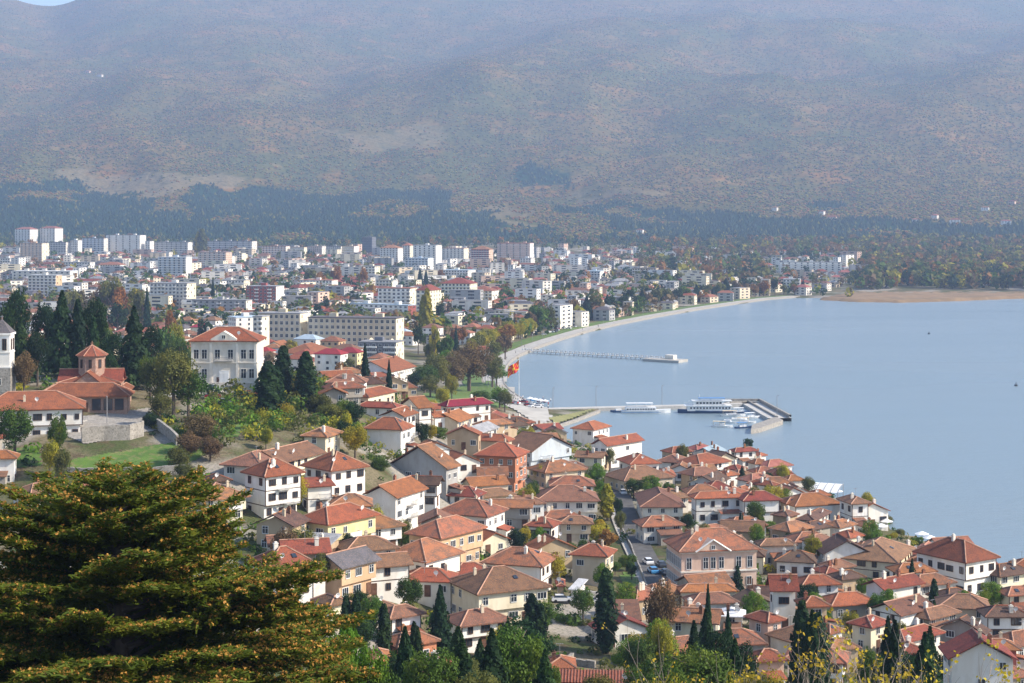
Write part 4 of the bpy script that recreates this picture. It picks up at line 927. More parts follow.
# rear rows
B(15,30,38,227,247,'white','pink','white',theta=30,pitched=True,label='white tower block with red cap roof, left of the two hill towers',cat='tower block')
B(40,55,63,226,247,'white','pink','white',theta=30,pitched=True,label='white tower block with red cap roof, right of the two hill towers',cat='tower block')
B(20,42,49,243,263,'peach','grey','cream',theta=14); B(50,66,71,242,258,'grey','slate','pale',theta=14); B(71,78,82,240,258,'white','grey','white',theta=20)
B(82,104,108,238,257,'blue','slate','pale',theta=14); B(106,140,146,235,257,'white','grey','white',theta=14,label='broad white block on the rear skyline, left of the poplar'); B(145,150,154,241,257,'white','grey','white',theta=20)
B(155,188,196,242,257,'grey','yellow' if False else 'grey','white',theta=16,label='wide grey hall with white gable end near the rear poplar')
B(158,186,192,257,281,'blue','white','white',theta=14); B(198,226,232,252,271,'pink','grey','pink',theta=16,label='pink five-storey block in the left rear town'); B(232,242,246,253,268,'beige','grey','cream',theta=16)
B(205,252,257,241,254,'grey','slate','pale',theta=12); B(12,70,78,271,286,'pale','white','white',theta=10,label='sports hall with wide flat white roof at the left',bal=0)
B(28,56,62,275,300,'pale','white','peach',theta=14); B(0,10,14,258,270,'white','grey','white',theta=14)
B(262,286,290,246,259,'pink','mix','pale',theta=12); B(290,304,307,247,259,'pale','mix','cream',theta=12); B(307,322,326,246,258,'pink','grey','pale',theta=12); B(326,341,345,246,259,'grey','slate','pale',theta=12); B(342,354,359,246,259,'cream','mix','white',theta=12)
B(362,372,376,237,256,'darkgrey','grey','darkgrey',theta=12,bal=0,label='dark blue-grey tower block standing above the rear skyline',cat='tower block')
B(380,398,403,245,268,'white','mix','white',theta=16,pitched=True); B(402,410,414,243,264,'pale','mix','cream',theta=16,pitched=True); B(413,436,442,245,272,'white','grey','white',theta=16,label='large white apartment block in the centre of the skyline')
B(405,428,434,258,275,'blue','blue','white',theta=14); B(442,464,471,248,268,'pale','pink','cream',theta=14); B(471,489,494,246,266,'brickred','mix','pink',theta=14,pitched=True)
B(497,530,539,243,265,'pink','pink','white',theta=14,label='grey-pink block with white end wall rightmost on the skyline'); B(520,531,537,258,270,'white','grey','white',theta=14)
B(585,600,604,271,283,'blue','blue','white',theta=14); B(632,656,662,268,281,'beige','slate','beige',theta=12,label='long beige building with rows of arches, right of centre',bal=.8); B(607,628,634,297,314,'tan','grey','white',theta=20,label='tan waterfront hotel with white end near the shore trees',bal=.6)
B(575,592,597,300,314,'white','red','white',theta=20,bal=.5); B(545,560,566,303,317,'white','red','white',theta=20,bal=.5); B(720,742,748,270,279,'pale','slate','white',theta=12); B(655,690,697,262,268,'pale','grey','white',theta=10)
B(780,842,850,262,275,'white','grey','white',label='long white hospital building above the reed bed',theta=8,band=True,bal=0); B(783,800,804,279,291,'white','grey','white',theta=12,label='small white block below the long hospital building')
B(820,843,846,192,199,'pale','pink','white',theta=12) if False else None
B(1000,1012,1016,224,234,'pale','pink','white',theta=14) if False else None
B(60,90,95,262,273,'pale','grey','white',theta=12); B(100,120,126,262,274,'cream','mix','white',theta=12,pitched=True); B(560,574,578,268,277,'pale','mix','white',theta=12)
B(455,470,475,330,345,'white','mix','white',theta=20,bal=0,pitched=True)

# ---------------------------------------------------------------- the modern town: houses
FA = None
def foot_free(x, y, r):
    global FA
    if FA is None or len(FA) != len(FOOT): FA = np.array(FOOT)
    return np.all((FA[:, 0] - x) ** 2 + (FA[:, 1] - y) ** 2 > (FA[:, 2] + r) ** 2)
WCH = ['white'] * 9 + ['pale'] * 5 + ['cream'] * 4 + ['pink', 'beige', 'grey', 'peach', 'blue', 'yellow']
RCH = ['red'] * 4 + ['orange'] * 3 + ['mix'] * 5 + ['brown'] * 5 + ['pink'] * 2 + ['grey', 'crimson', 'slate', 'slate', 'white', 'blue']
cand = []; r2 = np.random.default_rng(5); cell = {}
tries = 0
while len(cand) < 1750 and tries < 60000:
    tries += 1; y = 640 * math.exp(r2.random() ** .75 * math.log(3050 / 640)); u = r2.uniform(-40, 1010); v_ = 0; x = (u - 512) / F * y
    z = T1(x, y); v = HZ + F * (CH - z) / y
    if v > 372 or (u < 190 and y < 760) or (u > 700 and r2.random() < .65) or (u > 855 and r2.random() < .9): continue
    if 395 < u < 515 and 345 < v < 410: continue
    if 840 < u and y < 2250: continue
    if in_poly([x, x + 24, x, x], [y, y, y - 34, y + 8], WATER).any(): continue
    rad = 8.5 if y < 1500 else 10; k = (int(x // 22), int(y // 22)); ok = True
    for a in (-1, 0, 1):
        for b in (-1, 0, 1):
            for (px, py) in cell.get((k[0] + a, k[1] + b), ()):
                if (px - x) ** 2 + (py - y) ** 2 < (2 * rad) ** 2: ok = False
    if not ok or not foot_free(x, y, rad * .8): continue
    cell.setdefault(k, []).append((x, y)); cand.append((y, x, z, u, v))
cand.sort(); N_IND = 175
_hm = {}
def simple_house(y, x, z, u, v):
    w_, d_, n = random.choice([(12, 9, 2), (14, 10, 2), (10, 9, 2), (16, 11, 3), (13, 11, 3), (11, 8, 1)]); kd = random.choice('hhhg'); rc, wc = random.choice(RCH), random.choice(WCH); h = n * 3.0 + .4
    a = random.choice((0, 0, 1)) * math.pi / 2 + random.gauss(-.35, .15); rt = empty('town_house', x, y, z, a); k = (w_, d_, n, kd)
    if (k, rc) not in _hm: m, g, zf = roof_geo(kd, w_, d_, h, min(w_, d_) * .24, .3); _hm[(k, rc)] = m.mesh('roof', [M['roof_' + rc]])
    if (k, wc) not in _hm:
        m = MB(); X, Y = w_/2 - .5, d_/2 - .5; zt = h - .1
        for p, q in (((-X,-Y),(X,-Y)),((X,-Y),(X,Y)),((X,Y),(-X,Y)),((-X,Y),(-X,-Y))): m.face([(p[0],p[1],-2),(q[0],q[1],-2),(q[0],q[1],zt),(p[0],p[1],zt)])
        if kd == 'g':
            for s in (-1, 1): m.face([(s*X,-s*Y,zt),(s*X,s*Y,zt),(s*X,0,zt+d_*.24*.86)])
        _hm[(k, wc)] = m.mesh('wall', [M['w_' + wc]])
    link('wall', _hm[(k, wc)], rt); link('roof', _hm[(k, rc)], rt); X, Y = w_/2 - .5, d_/2 - .5
    for sx, sy, tx, ty, ln in ((-X,-Y,1,0,2*X),(X,-Y,0,1,2*Y),(X,Y,-1,0,2*X),(-X,Y,0,-1,2*Y)):
        nx, ny = ty, -tx; wx = nx * math.cos(a) - ny * math.sin(a); wy = nx * math.sin(a) + ny * math.cos(a)
        if wx * x + wy * y > 0: continue
        nb = 3 if ln > 10 else 2
        for f in range(n):
            for c in range(nb):
                if random.random() < .2: continue
                s = ln * (c + .5) / nb; put_far_window(rt, sx + tx * s, sy + ty * s, f * 3 + 1, math.atan2(ty, tx), 1.5, 1.4)
    tag(rt, None, 'house', 'houses of the modern town', auto=('%s town house with %s roof' % (CW[wc], RW[rc]), *proj(x, y, z + 4)))
for c in cand[:N_IND]: simple_house(*c)
fm = MB(); mats = [M['w_white'], M['w_pale'], M['w_cream'], M['w_pink'], M['w_grey'], M['roof_red'], M['roof_orange'], M['roof_mix'], M['roof_brown'], M['roof_pink'], M['roof_grey'], M['roof_slate'], M['glass'], M['w_beige']]
for (y, x, z, u, v) in cand[N_IND:]:
    a = random.gauss(-.3, .25) + random.choice((0, 0, 1)) * math.pi/2; ca, sa = math.cos(a), math.sin(a); w_, d_ = random.uniform(5, 10), random.uniform(4, 6.5); n = random.choice((2, 2, 2, 3, 3, 4)); h = n * 3.0
    if random.random() < .16: w_ *= 1.9; n = random.choice((3, 4, 5, 6)); h = n * 3
    tr = lambda X, Y, Z: (x + X * ca - Y * sa, y + X * sa + Y * ca, z + Z); wm = random.choice((0, 0, 1, 1, 2, 2, 3, 4, 4, 13)); rmx = random.choice((5, 5, 6, 7, 7, 8, 8, 9, 10, 10, 11, 11)); c4 = [(-w_, -d_), (w_, -d_), (w_, d_), (-w_, d_)]
    for k in range(4): p, q = c4[k], c4[(k+1) % 4]; fm.face([tr(*p, -2), tr(*q, -2), tr(*q, h), tr(*p, h)], wm)
    if n < 4:
        r = d_ * .5; e4 = [(p[0] * 1.06, p[1] * 1.08) for p in c4]; t0, t1 = (-w_ + d_ * .8, 0), (w_ - d_ * .8, 0)
        fm.face([tr(*e4[0], h), tr(*e4[1], h), tr(*t1, h + r), tr(*t0, h + r)], rmx); fm.face([tr(*e4[2], h), tr(*e4[3], h), tr(*t0, h + r), tr(*t1, h + r)], rmx); fm.face([tr(*e4[1], h), tr(*e4[2], h), tr(*t1, h + r)], rmx); fm.face([tr(*e4[3], h), tr(*e4[0], h), tr(*t0, h + r)], rmx)
    else: fm.face([tr(*p, h + .3) for p in c4], 10)
    for k in (0, 1, 3):
        p, q = c4[k], c4[(k+1) % 4]; nx, ny = q[1] - p[1], p[0] - q[0]; L = math.hypot(nx, ny); nx, ny = nx / L * .06, ny / L * .06
        for f in range(n):
            for s in ((.2, .36), (.6, .8)):
                A = [p[0] + (q[0] - p[0]) * t + nx for t in s]; Bq = [p[1] + (q[1] - p[1]) * t + ny for t in s]
                fm.face([tr(A[0], Bq[0], f * 3 + 1), tr(A[1], Bq[1], f * 3 + 1), tr(A[1], Bq[1], f * 3 + 2.3), tr(A[0], Bq[0], f * 3 + 2.3)], 12)
tag(fm.build('distant_houses', mats), 'hundreds of far town houses with red and brown roofs reaching the foothills', 'houses', kind='stuff')
# a few houses dotted on the far slopes
for i, (u, y, wdt) in enumerate([(832,3900,22),(822,4000,12),(955,3750,24),(1006,3700,22),(985,3950,18),(935,3850,14),(100,6900,26),(88,7000,20),(915,3800,12),(775,4100,13),(1012,4050,16),(640,3650,15)]):
    x = (u - 512) / F * y; z, _ = mz_lookup(np.array([x]), np.array([float(y)])); z = float(z[0]) + 1.5; rt = empty('hillside_house', x, y, z, random.gauss(-.3, .2)); h = 6.5
    m = MB(); m.box(-wdt/2, -6, -4, wdt/2, 6, h); m.build('wall', M['w_' + random.choice(('white', 'white', 'pale', 'pink'))], rt); rm, _g, _z = roof_geo('h', wdt + 1, 13, h, 2.6, .4); rm.build('roof', M['roof_' + random.choice(('pink', 'mix', 'red'))], rt)
    for q in (-.3, 0, .3):
        for f in (1, 4): put_far_window(rt, q * wdt, -6.01, f, 0, 2, 1.5)
    tag(rt, None, 'house', 'houses on the far slopes', auto=('pale villa on the wooded slope', *proj(x, y, z + 4)))

# ---------------------------------------------------------------- harbour
mole = [S(540,412), S(600,410.5), S(680,408.5), S(733,406.5)]
strip('mole', mole, 6, M['concrete'], 0, 4, zfix=1.5)
bk = [S(729,406), S(751,405.2), S(780,421.5)]
strip('breakwater', bk, 10, M['concrete'], 0, 4, zfix=1.45); strip('breakwater_wall', off(bk, 4.4), 1.0, M['stone'], 0, 1.2, zfix=2.9); strip('breakwater_wall', off(bk, -1.2), .7, M['stone'], 0, 1.2, zfix=2.2)
m = MB(); m.prism([S(776,421), S(783,424.5), S(760,432.5), S(751,434), S(752,429.5)], -3, 1.9); tag(m.build('quay_head', M['stone']), kind='structure')
for (u, v) in ((553,410.8), (596,409.6), (777,420), (662,408.2)):
    x, y = S(u, v); m = MB(); m.tube([(0,0,0),(0,0,9)], .12, 6); m.tube([(0,0,8.9),(.9,0,9.2)], .1, 4); tag(m.build('lamp_post', M['metal'], None, (x, y, 1.45)), None, 'lamp post', 'lamp posts on the mole', auto=('grey lamp post on the harbour mole', u, v))
# jetty with white posts
def jetty():
    a, b = Vector(S(523,352.5)), Vector(S(664,361)); d = (b - a).normalized(); ang = math.atan2(d.y, d.x); rt = empty('jetty', a.x, a.y, 0, ang); L = (b - a).length
    m = MB(); m.box(0, -1.3, 1.2, L, 1.3, 1.55); m.build('deck', M['concrete'], rt); p = MB(); p.box(0, 0, 0, 0, 0, 0); pm = MB(); pm.tube([(0,0,-3),(0,0,1.2)], .3, 6); pm.box(-.5, -1.5, 1.3, .5, -1.3, 2.7); pm.box(-.5, 1.3, 1.3, .5, 1.5, 2.7); pme = pm.mesh('pile', [M['canvas']])
    q = 1
    while q < L: link('pile', pme, rt, (q, 0, 0)); q += 3.6
    r = MB(); r.box(0, -1.25, 2.3, L, -1.15, 2.4); r.box(0, 1.15, 2.3, L, 1.25, 2.4); r.build('railing', M['metal'], rt)
    e = MB(); e.prism([(L - 10, -9), (L + 16, -9), (L + 14, -5), (L + 14, 5), (L - 2, 5), (L - 10, -2)], -2, 1.5); e.build('platform', M['paving'], rt)
    s = MB(); s.box(L + 2, -2, 1.5, L + 8, 2, 4); s.build('kiosk', M['w_pale'], rt); tag(rt, 'long straight bathing jetty on white posts with end platform', 'jetty')
jetty()
def hull(L, Bm, h, sheer=.5, n=9):
    m = MB(); rings = []
    for k in range(n):
        t = k / (n - 1); wv = Bm/2 * (1 - max(0, (t - .55) / .45) ** 2.2) * (.85 + .15 * min(1, t * 4)); wv = max(wv, .03); x = -L/2 + L * t; z = h + sheer * t ** 3
        rings.append([(x, -wv * .7, -.4), (x, -wv, z), (x, wv, z), (x, wv * .7, -.4)])
    for a, b in zip(rings[:-1], rings[1:]):
        for k in range(4): m.face([a[k], b[k], b[(k+1) % 4], a[(k+1) % 4]], 1 if k == 0 and False else 0)
    m.face(rings[0][::-1]); m.face(rings[-1]); return m
def boat(name, u, v, L, rot, label, big=0, paint='hull_white', roof=None):
    x, y = S(u, v); rt = empty(name, x, y, 0, R(rot))
    if big == 2:
        hull(L, 5.6, 1.1, .7).build('hull', M['hull_blue'], rt); a = MB(); a.box(-L*.46, -2.5, 1.1, L*.33, 2.5, 3.3); a.build('lower_deck', M['hull_white'], rt)
        b = MB(); b.box(-L*.48, -2.8, 3.3, L*.38, 2.8, 3.5); b.box(-L*.3, -2.2, 3.5, L*.22, 2.2, 5.4); b.build('upper_deck', M['hull_white'], rt)
        c = MB(); c.box(-L*.48, -2.6, 5.4, L*.24, 2.6, 5.6); c.build('roof', M['hull_white'], rt); d = MB(); d.box(-L*.36, -1.8, 6.6, L*.12, 1.8, 6.75)
        for q in (-.35, -.1, .1): d.tube([(L*q, -1.6, 5.6), (L*q, -1.6, 6.6)], .06, 4); d.tube([(L*q, 1.6, 5.6), (L*q, 1.6, 6.6)], .06, 4)
        d.build('awning', M['deck_blue'], rt)
        for s_ in (-1, 1):
            for k in range(13): put_window(rt, -L*.43 + k * L*.058, s_ * 2.52, 2.0, 0 if s_ < 0 else math.pi, .9, .8, 'n', 'hull_white')
            for k in range(8): put_window(rt, -L*.27 + k * L*.06, s_ * 2.22, 4.2, 0 if s_ < 0 else math.pi, .95, .8, 'n', 'hull_white')
        for q in (-.45, -.35, .28): r = MB(); r.tube([(L*q, -2.4, 3.5), (L*q, -2.4, 5.4)], .06, 4); r.build('post', M['hull_white'], rt)
        r = MB(); r.tube([(-L*.47, -2.7, 4.4), (L*.37, -2.7, 4.4)], .04, 4); r.tube([(L*.1, 0, 5.6), (L*.1, 0, 8.2)], .06, 4); r.build('railing', M['hull_white'], rt)
    elif big == 1:
        hull(L, 4.4, 1.0, .9).build('hull', M['hull_white'], rt); a = MB(); a.box(-L*.42, -1.9, 1, L*.2, 1.9, 2.6); a.build('cabin', M['hull_white'], rt)
        c = MB(); c.box(-L*.4, -2.0, 4.3, L*.14, 2.0, 4.45)
        for q in (-.38, -.2, 0, .12): c.tube([(L*q, -1.8, 2.6), (L*q, -1.8, 4.3)], .05, 4); c.tube([(L*q, 1.8, 2.6), (L*q, 1.8, 4.3)], .05, 4)
        c.build('sun_roof', M['hull_white'], rt)
        for k in range(11): put_window(rt, -L*.38 + k * L*.053, -1.92, 1.5, 0, .8, .65, 'n', 'hull_white')
        s = MB(); s.box(-L*.5, -2.25, .35, L*.3, -2.2, .55); s.build('stripe', M['deck_blue'], rt)
    else:
        hull(L, L * .3, .6, .35).build('hull', M[paint], rt); a = MB(); a.box(-L*.3, -L*.1, .55, L*.12, L*.1, 1.3); a.build('cabin', M['hull_white'], rt)
        if L > 7: c = MB(); c.box(-L*.42, -L*.13, 2.3, L*.15, L*.13, 2.4); [c.tube([(L*q, s_*L*.12, .6), (L*q, s_*L*.12, 2.3)], .05, 4) for q in (-.4, -.1, .13) for s_ in (-1, 1)]; c.build('canopy', M[roof or random.choice(('canvas', 'deck_blue', 'w_beige', 'metal'))], rt)
    tag(rt, label, 'boat')
boat('tour_boat', 705, 412.8, 24.5, 181, 'large two-deck white tour boat with blue awning moored at the mole', 2)
boat('tour_boat', 646, 412.8, 22, 2, 'long white single-deck tour boat moored left of the larger one', 1)
for (u, v, L, rot, c, lab) in [(617,411.8,6.5,200,'hull_blue','small dark blue motor boat beside the mole'),(733,416,11,5,'hull_white','white canopied boat in the basin, first behind the breakwater'),(729,423,7,-20,'hull_white','small white motor boat nearest the old town in the basin'),(737,420,9,10,'hull_white','white boat amid the cluster in the walled basin'),
    (746,423,8.5,-5,'hull_white','white boat moored closest to the breakwater corner'),(744,428,8,20,'hull_blue','dark hulled boat alongside the pale quay head'),(752,418,8,15,'hull_white','white boat tight against the sloping breakwater'),(722,427,9,-10,'hull_white','low white open boat outermost at the basin mouth'),(741,413,8,8,'hull_blue','blue hulled boat directly below the mole end')]:
    boat('motor_boat', u, v, L, rot, lab, 0, c)
for (u, v) in [(929,334),(1016,386)]:
    x, y = S(u, v); m = MB(); m.cone(0, 0, -.3, .8, .9, .9, 8); m.cone(0, 0, .8, 2.2, .3, .1, 6); tag(m.build('buoy', M['car_dark'], None, (x, y, 0)), None, 'buoy', 'buoys', auto=('dark buoy floating on open water', u, v))
def awning():
    x, y = ray_hit(822, 489, 3.5); rt = empty('awning', x, y, T1(x, y), R(-24)); m = MB(); n = 8; W, D = 11, 7
    for k in range(10):
        x0, x1 = -W/2 + W * k / 10, -W/2 + W * (k + 1) / 10
        for j in range(n):
            a0, a1 = j / n, (j + 1) / n; z = lambda a: 3.2 + 1.6 * math.sin(a * math.pi * .5); m.face([(x0, -D/2 + D * a0, z(a0)), (x1, -D/2 + D * a0, z(a0)), (x1, -D/2 + D * a1, z(a1)), (x0, -D/2 + D * a1, z(a1))])
    m.build('canvas', M['canvas'], rt); r = MB()
    for k in range(6):
        q = -W/2 + W * k / 5; r.tube([(q, -D/2 + D * j / n, 3.28 + 1.6 * math.sin(j / n * math.pi * .5)) for j in range(n + 1)], .12, 4)
    r.build('ribs', M['metal'], rt); p = MB()
    for q in (-W/2, 0, W/2): p.tube([(q, -D/2, -1), (q, -D/2, 3.2)], .08, 4); p.tube([(q, D/2, -1), (q, D/2, 4.8)], .08, 4)
    p.build('posts', M['metal'], rt); tag(rt, 'big white ribbed canvas awning over a lakeside terrace', 'awning')
awning()
def flag():
    x, y = S(519, 404); rt = empty('flagpole', x, y, 1.5); m = MB(); m.tube([(0,0,-.5),(0,0,20)], [.16,.08], 6); m.cone(0, 0, 0, .6, .9, .7, 8); m.build('pole', M['hull_white'], rt)
    g = MB(); nx, nz = 24, 20
    def pt(i, j):
        a, b = i / nx, j / nz; X = -a * 5.2; Zz = 19.5 - b * 4.6 - a * 4.6 - .5 * math.sin(a * 6); return (X, .5 * math.sin(a * 8 + b * 2), Zz)
    for i in range(nx):
        for j in range(nz):
            a, b = (i + .5) / nx - .5, (j + .5) / nz - .5; an = math.atan2(b, a); rr = math.hypot(a, b); yl = rr < .14 or (abs(((an / (math.pi / 4) + .5) % 1) - .5) < .1 and rr > .2)
            g.face([pt(i, j), pt(i+1, j), pt(i+1, j+1), pt(i, j+1)], 1 if yl else 0)
    g.build('flag', [M['redcloth'], M['yellowcloth']], rt); tag(rt, 'tall white flagpole flying a drooping red flag with yellow sun rays', 'flagpole')
flag()

# ---------------------------------------------------------------- cars, people, lamps
_car = {}
def car(x, y, z, rot, c, label=None, auto=None, group='parked cars'):
    if c not in _car:
        b = MB(); pr = [(-2.15,.35),(2.1,.35),(2.15,.62),(1.95,.82),(1.05,.95),(-1.9,1.0),(-2.15,.8)]; n = len(pr)
        for s in (-1, 1): b.face([(px, s * .86, pz) for px, pz in (pr if s < 0 else pr[::-1])])
        for k in range(n): p, q = pr[k], pr[(k+1) % n]; b.face([(p[0], .86, p[1]), (q[0], .86, q[1]), (q[0], -.86, q[1]), (p[0], -.86, p[1])][::-1])
        g = MB(); lo = [(-1.85,-.8),(1.0,-.8),(1.0,.8),(-1.85,.8)]; hi = [(-1.35,-.62),(.3,-.62),(.3,.62),(-1.35,.62)]
        for k in range(4): g.face([(*lo[k], .96), (*lo[(k+1) % 4], .96), (*hi[(k+1) % 4], 1.42), (*hi[k], 1.42)])
        r = MB(); r.box(-1.38, -.64, 1.42, .32, .64, 1.47)
        w_ = MB(); i = 10; ring = [(.32 * math.cos(2*math.pi*k/i), .32 * math.sin(2*math.pi*k/i)) for k in range(i)]
        w_.face([(a, -.1, q) for a, q in ring]); w_.face([(a, .1, q) for a, q in ring][::-1])
        for k in range(i): p, q = ring[k], ring[(k+1) % i]; w_.face([(p[0], -.1, p[1]), (p[0], .1, p[1]), (q[0], .1, q[1]), (q[0], -.1, q[1])])
        hl = MB(); hl.box(-.04, -.2, -.08, .04, .2, .08)
        _car[c] = (b.mesh('body', [M['car_' + c]]), g.mesh('windows', [M['glass']]), r.mesh('roof', [M['car_' + c]]), w_.mesh('wheel', [M['rubber']]), hl.mesh('headlight', [M['hull_white']]))
    me = _car[c]; rt = empty('parked_car', x, y, z, rot); link('body', me[0], rt); link('windows', me[1], rt); link('roof', me[2], rt)
    for px in (-1.35, 1.3):
        for py in (-.82, .82): link('wheel', me[3], rt, (px, py, .32))
    for py in (-.6, .6): link('headlight', me[4], rt, (2.13, py, .68))
    tag(rt, label, 'car', group, auto=auto)
for (u, v, rot, c, lab) in [(648,565,100,'white','white car parked higher up the narrow street beside the school'),(653,574,100,'blue','bright blue car parked on the street below the white one'),(665,576,100,'dark','dark car parked against the school wall'),(661,568,100,'dark','dark car parked by the school, behind the other dark one'),(622,488,95,'dark','dark car at the upper end of the narrow street'),(623,495,95,'white','white car just in front of the dark one up the street'),
    (213,399,10,'red','dark red car parked on the grass before the mansion'),(224,405,-12,'silver','silver car beside the dark red one before the mansion'),(250,397,5,'red','maroon car parked by the black cypress'),(213,391,5,'silver','silver car half hidden behind the olive tree'),(592,605,5,'white','white car in the yard left of the tall cypress'),(562,603,5,'white','white car half hidden beside the small garage'),
    (484,352,20,'white','white car near the park trees') ]:
    x, y = ray_hit(u, v); car(x, y, T1(x, y) + .25, R(rot), c, lab)
for i in range(26):
    t = i / 25; u = 545 + 70 * t + random.uniform(-2, 2) if i < 14 else 521 + random.uniform(0, 26); v = 337 - 20 * t + random.uniform(-1, 1) if i < 14 else random.uniform(403, 412)
    if i < 14: x, y = ray_hit(u, v - 2)
    else: x, y = S(random.uniform(512, 545), random.uniform(404, 414))
    c = random.choice(['white', 'dark', 'silver', 'red', 'blue']); car(x, y, T1(x, y) + .5, random.uniform(0, 3), c, auto=('%s car parked near the waterfront' % {'dark': 'dark', 'red': 'dark red'}.get(c, c), *proj(x, y, 1.5)))
def person_mesh():
    m = MB(); m.tube([(-.1,0,.02),(-.1,0,.45),(-.08,0,.85)], [.07,.09,.11], 6, 1); m.tube([(.12,.1,.02),(.11,.04,.45),(.08,0,.85)], [.07,.09,.11], 6, 1)
    m.tube([(0,0,.82),(0,0,1.1),(0,0,1.38),(0,0,1.46)], [.17,.16,.2,.07], 8, 0); m.tube([(-.2,0,1.36),(-.27,.03,1.1),(-.26,-.08,.86)], [.06,.05,.04], 5, 0); m.tube([(.2,0,1.36),(.27,0,1.1),(.25,-.1,.88)], [.06,.05,.04], 5, 0)
    m.tube([(0,0,1.44),(0,-.01,1.52),(0,-.02,1.6),(0,-.01,1.68),(0,0,1.74)], [.05,.08,.1,.09,.03], 8, 2); return m
pmesh = person_mesh(); pv_ = [pmesh.mesh('person', [M[a], M['cloth_dark'], M['skin']]) for a in ('cloth_light', 'cloth_dark', 'redcloth', 'w_white')]
cl = Vector(prom[0]); pl = [Vector(p) for p in prom]
for i in range(44):
    k = random.randrange(5, len(pl) - 1); p = pl[k].lerp(pl[k+1], random.random()); d = (pl[k+1] - pl[k]).normalized(); p = p + Vector((-d.y, d.x)) * -random.uniform(2, 9)
    if i > 30: q = S(random.uniform(516, 552), random.uniform(400, 414)); p = Vector(q)
    vi = random.randrange(4); zz = 1.78 if i <= 30 else T1(p.x, p.y) + .45
    o = link('person', pv_[vi], None, (p.x, p.y, zz), random.uniform(0, 6)); tag(o, None, 'person', 'people by the water', auto=('person in %s walking by the water' % ('grey top', 'dark clothes', 'red top', 'white top')[vi], *proj(p.x, p.y, zz)))
lamp = MB(); lamp.tube([(0,0,0),(0,0,5.5)], .1, 5); lamp.cone(0, 0, 5.4, 6.0, .35, .2, 8); lme = lamp.mesh('street_lamp', [M['metal']])
for k in range(2, len(pl) - 1):
    for t in (.15, .65):
        p = pl[k].lerp(pl[k+1], t); d = (pl[k+1] - pl[k]).normalized(); p = p + Vector((-d.y, d.x)) * -10.5
        o = link('street_lamp', lme, None, (p.x, p.y, 1.75)); tag(o, None, 'street lamp', 'lamps along the promenade', auto=('slim street lamp lining the promenade', *proj(p.x, p.y, 4)))
# parasols of a waterside cafe
pr = MB(); pr.tube([(0,0,0),(0,0,2.6)], .05, 5); pr2 = MB(); pr2.cone(0, 0, 2.3, 3.0, 1.9, .1, 8)
pa, pb = pr.mesh('pole', [M['metal']]), {c: (lambda q: q.mesh('canopy', [M[c]]))(pr2) for c in ('canvas', 'redcloth')}
for i, (u, v, c) in enumerate([(562,406,'canvas'),(566,405,'canvas'),(571,406,'canvas'),(554,405,'canvas'),(889,528,'canvas'),(884,533,'canvas'),(933,545,'canvas'),(925,541,'canvas'),(840,497,'canvas')]):
    x, y = S(u, v) if i < 4 else ray_hit(u - 3, v + 3); 
    if i < 4: y -= 0; x, y = S(530 + i * 5, 407 + i * .8)
    rt = empty('parasol', x, y, T1(x, y) + .3); link('pole', pa, rt); link('canopy', pb[c], rt); tag(rt, None, 'parasol', 'parasols by the water', auto=('white parasol open by the water', *proj(x, y, 4)))
# ---------------------------------------------------------------- trees
def quads(C, N, size, r, asp=1.0):
    """leaf quads at centres C with approximate normals N"""
    n = len(C); N = N / (np.linalg.norm(N, axis=1, keepdims=True) + 1e-9); A = r.normal(size=(n, 3)); A -= N * (A * N).sum(1, keepdims=True); A /= np.linalg.norm(A, axis=1, keepdims=True) + 1e-9
    Bv = np.cross(N, A); s = (size * r.uniform(.6, 1.4, n))[:, None] if np.isscalar(size) else size[:, None]
    return np.stack([C - A*s - Bv*s*asp, C + A*s - Bv*s*asp*.6, C + A*s*.8 + Bv*s*asp, C - A*s*.7 + Bv*s*asp*.8], 1).reshape(-1, 3)
def crown_blob(r, n, K=14, leaf=.055, squash=1.0, cr=(.22, .38)):
    """unit crown: radius ~1 round (0,0,0); clumps of leaves with gaps"""
    cc = r.normal(size=(K, 3)); cc /= np.linalg.norm(cc, axis=1, keepdims=True); cc *= r.uniform(.35, .78, (K, 1)); cc[:, 2] *= .9; rad = r.uniform(*cr, K)
    k = r.integers(0, K, n); d = r.normal(size=(n, 3)); d /= np.linalg.norm(d, axis=1, keepdims=True); d[:, 2] += .15
    C = cc[k] + d * (rad[k] * r.uniform(.75, 1.08, n) ** 1)[:, None]; C[:, 2] *= squash; N = d + r.normal(size=(n, 3)) * .55
    return quads(C, N, leaf, r)
TP = {}
def trunk_mesh(h, rad, limbs=5, r=None, spread=.5, name='trunk', m='bark'):
    b = MB(); b.tube([(0,0,-1.2),(.02*h,0,h*.35),(-.01*h,.02*h,h*.7),(0,0,h)], [rad*1.2, rad*.85, rad*.55, rad*.12], 7)
    for k in range(limbs):
        a = k * 2.4; z = h * (.35 + .5 * k / max(1, limbs)); l = h * spread * (1 - .4 * k / limbs); b.tube([(0,0,z),(l*.5*math.cos(a), l*.5*math.sin(a), z + l*.35),(l*math.cos(a), l*math.sin(a), z + l*.6)], [rad*.45, rad*.3, rad*.08], 5)
    return b.mesh(name, [M[m]])
def proto_round(key, leafmat, n=1300, K=16, leaf=.06, seed=1, squash=1.0):
    r = np.random.default_rng(seed); V = crown_blob(r, n, K, leaf, squash); V = V * .42; V[:, 2] += .6; TP[key] = (trunk_mesh(.85, .035, 6), np_mesh('crown', V, 4, [M[leafmat]]))
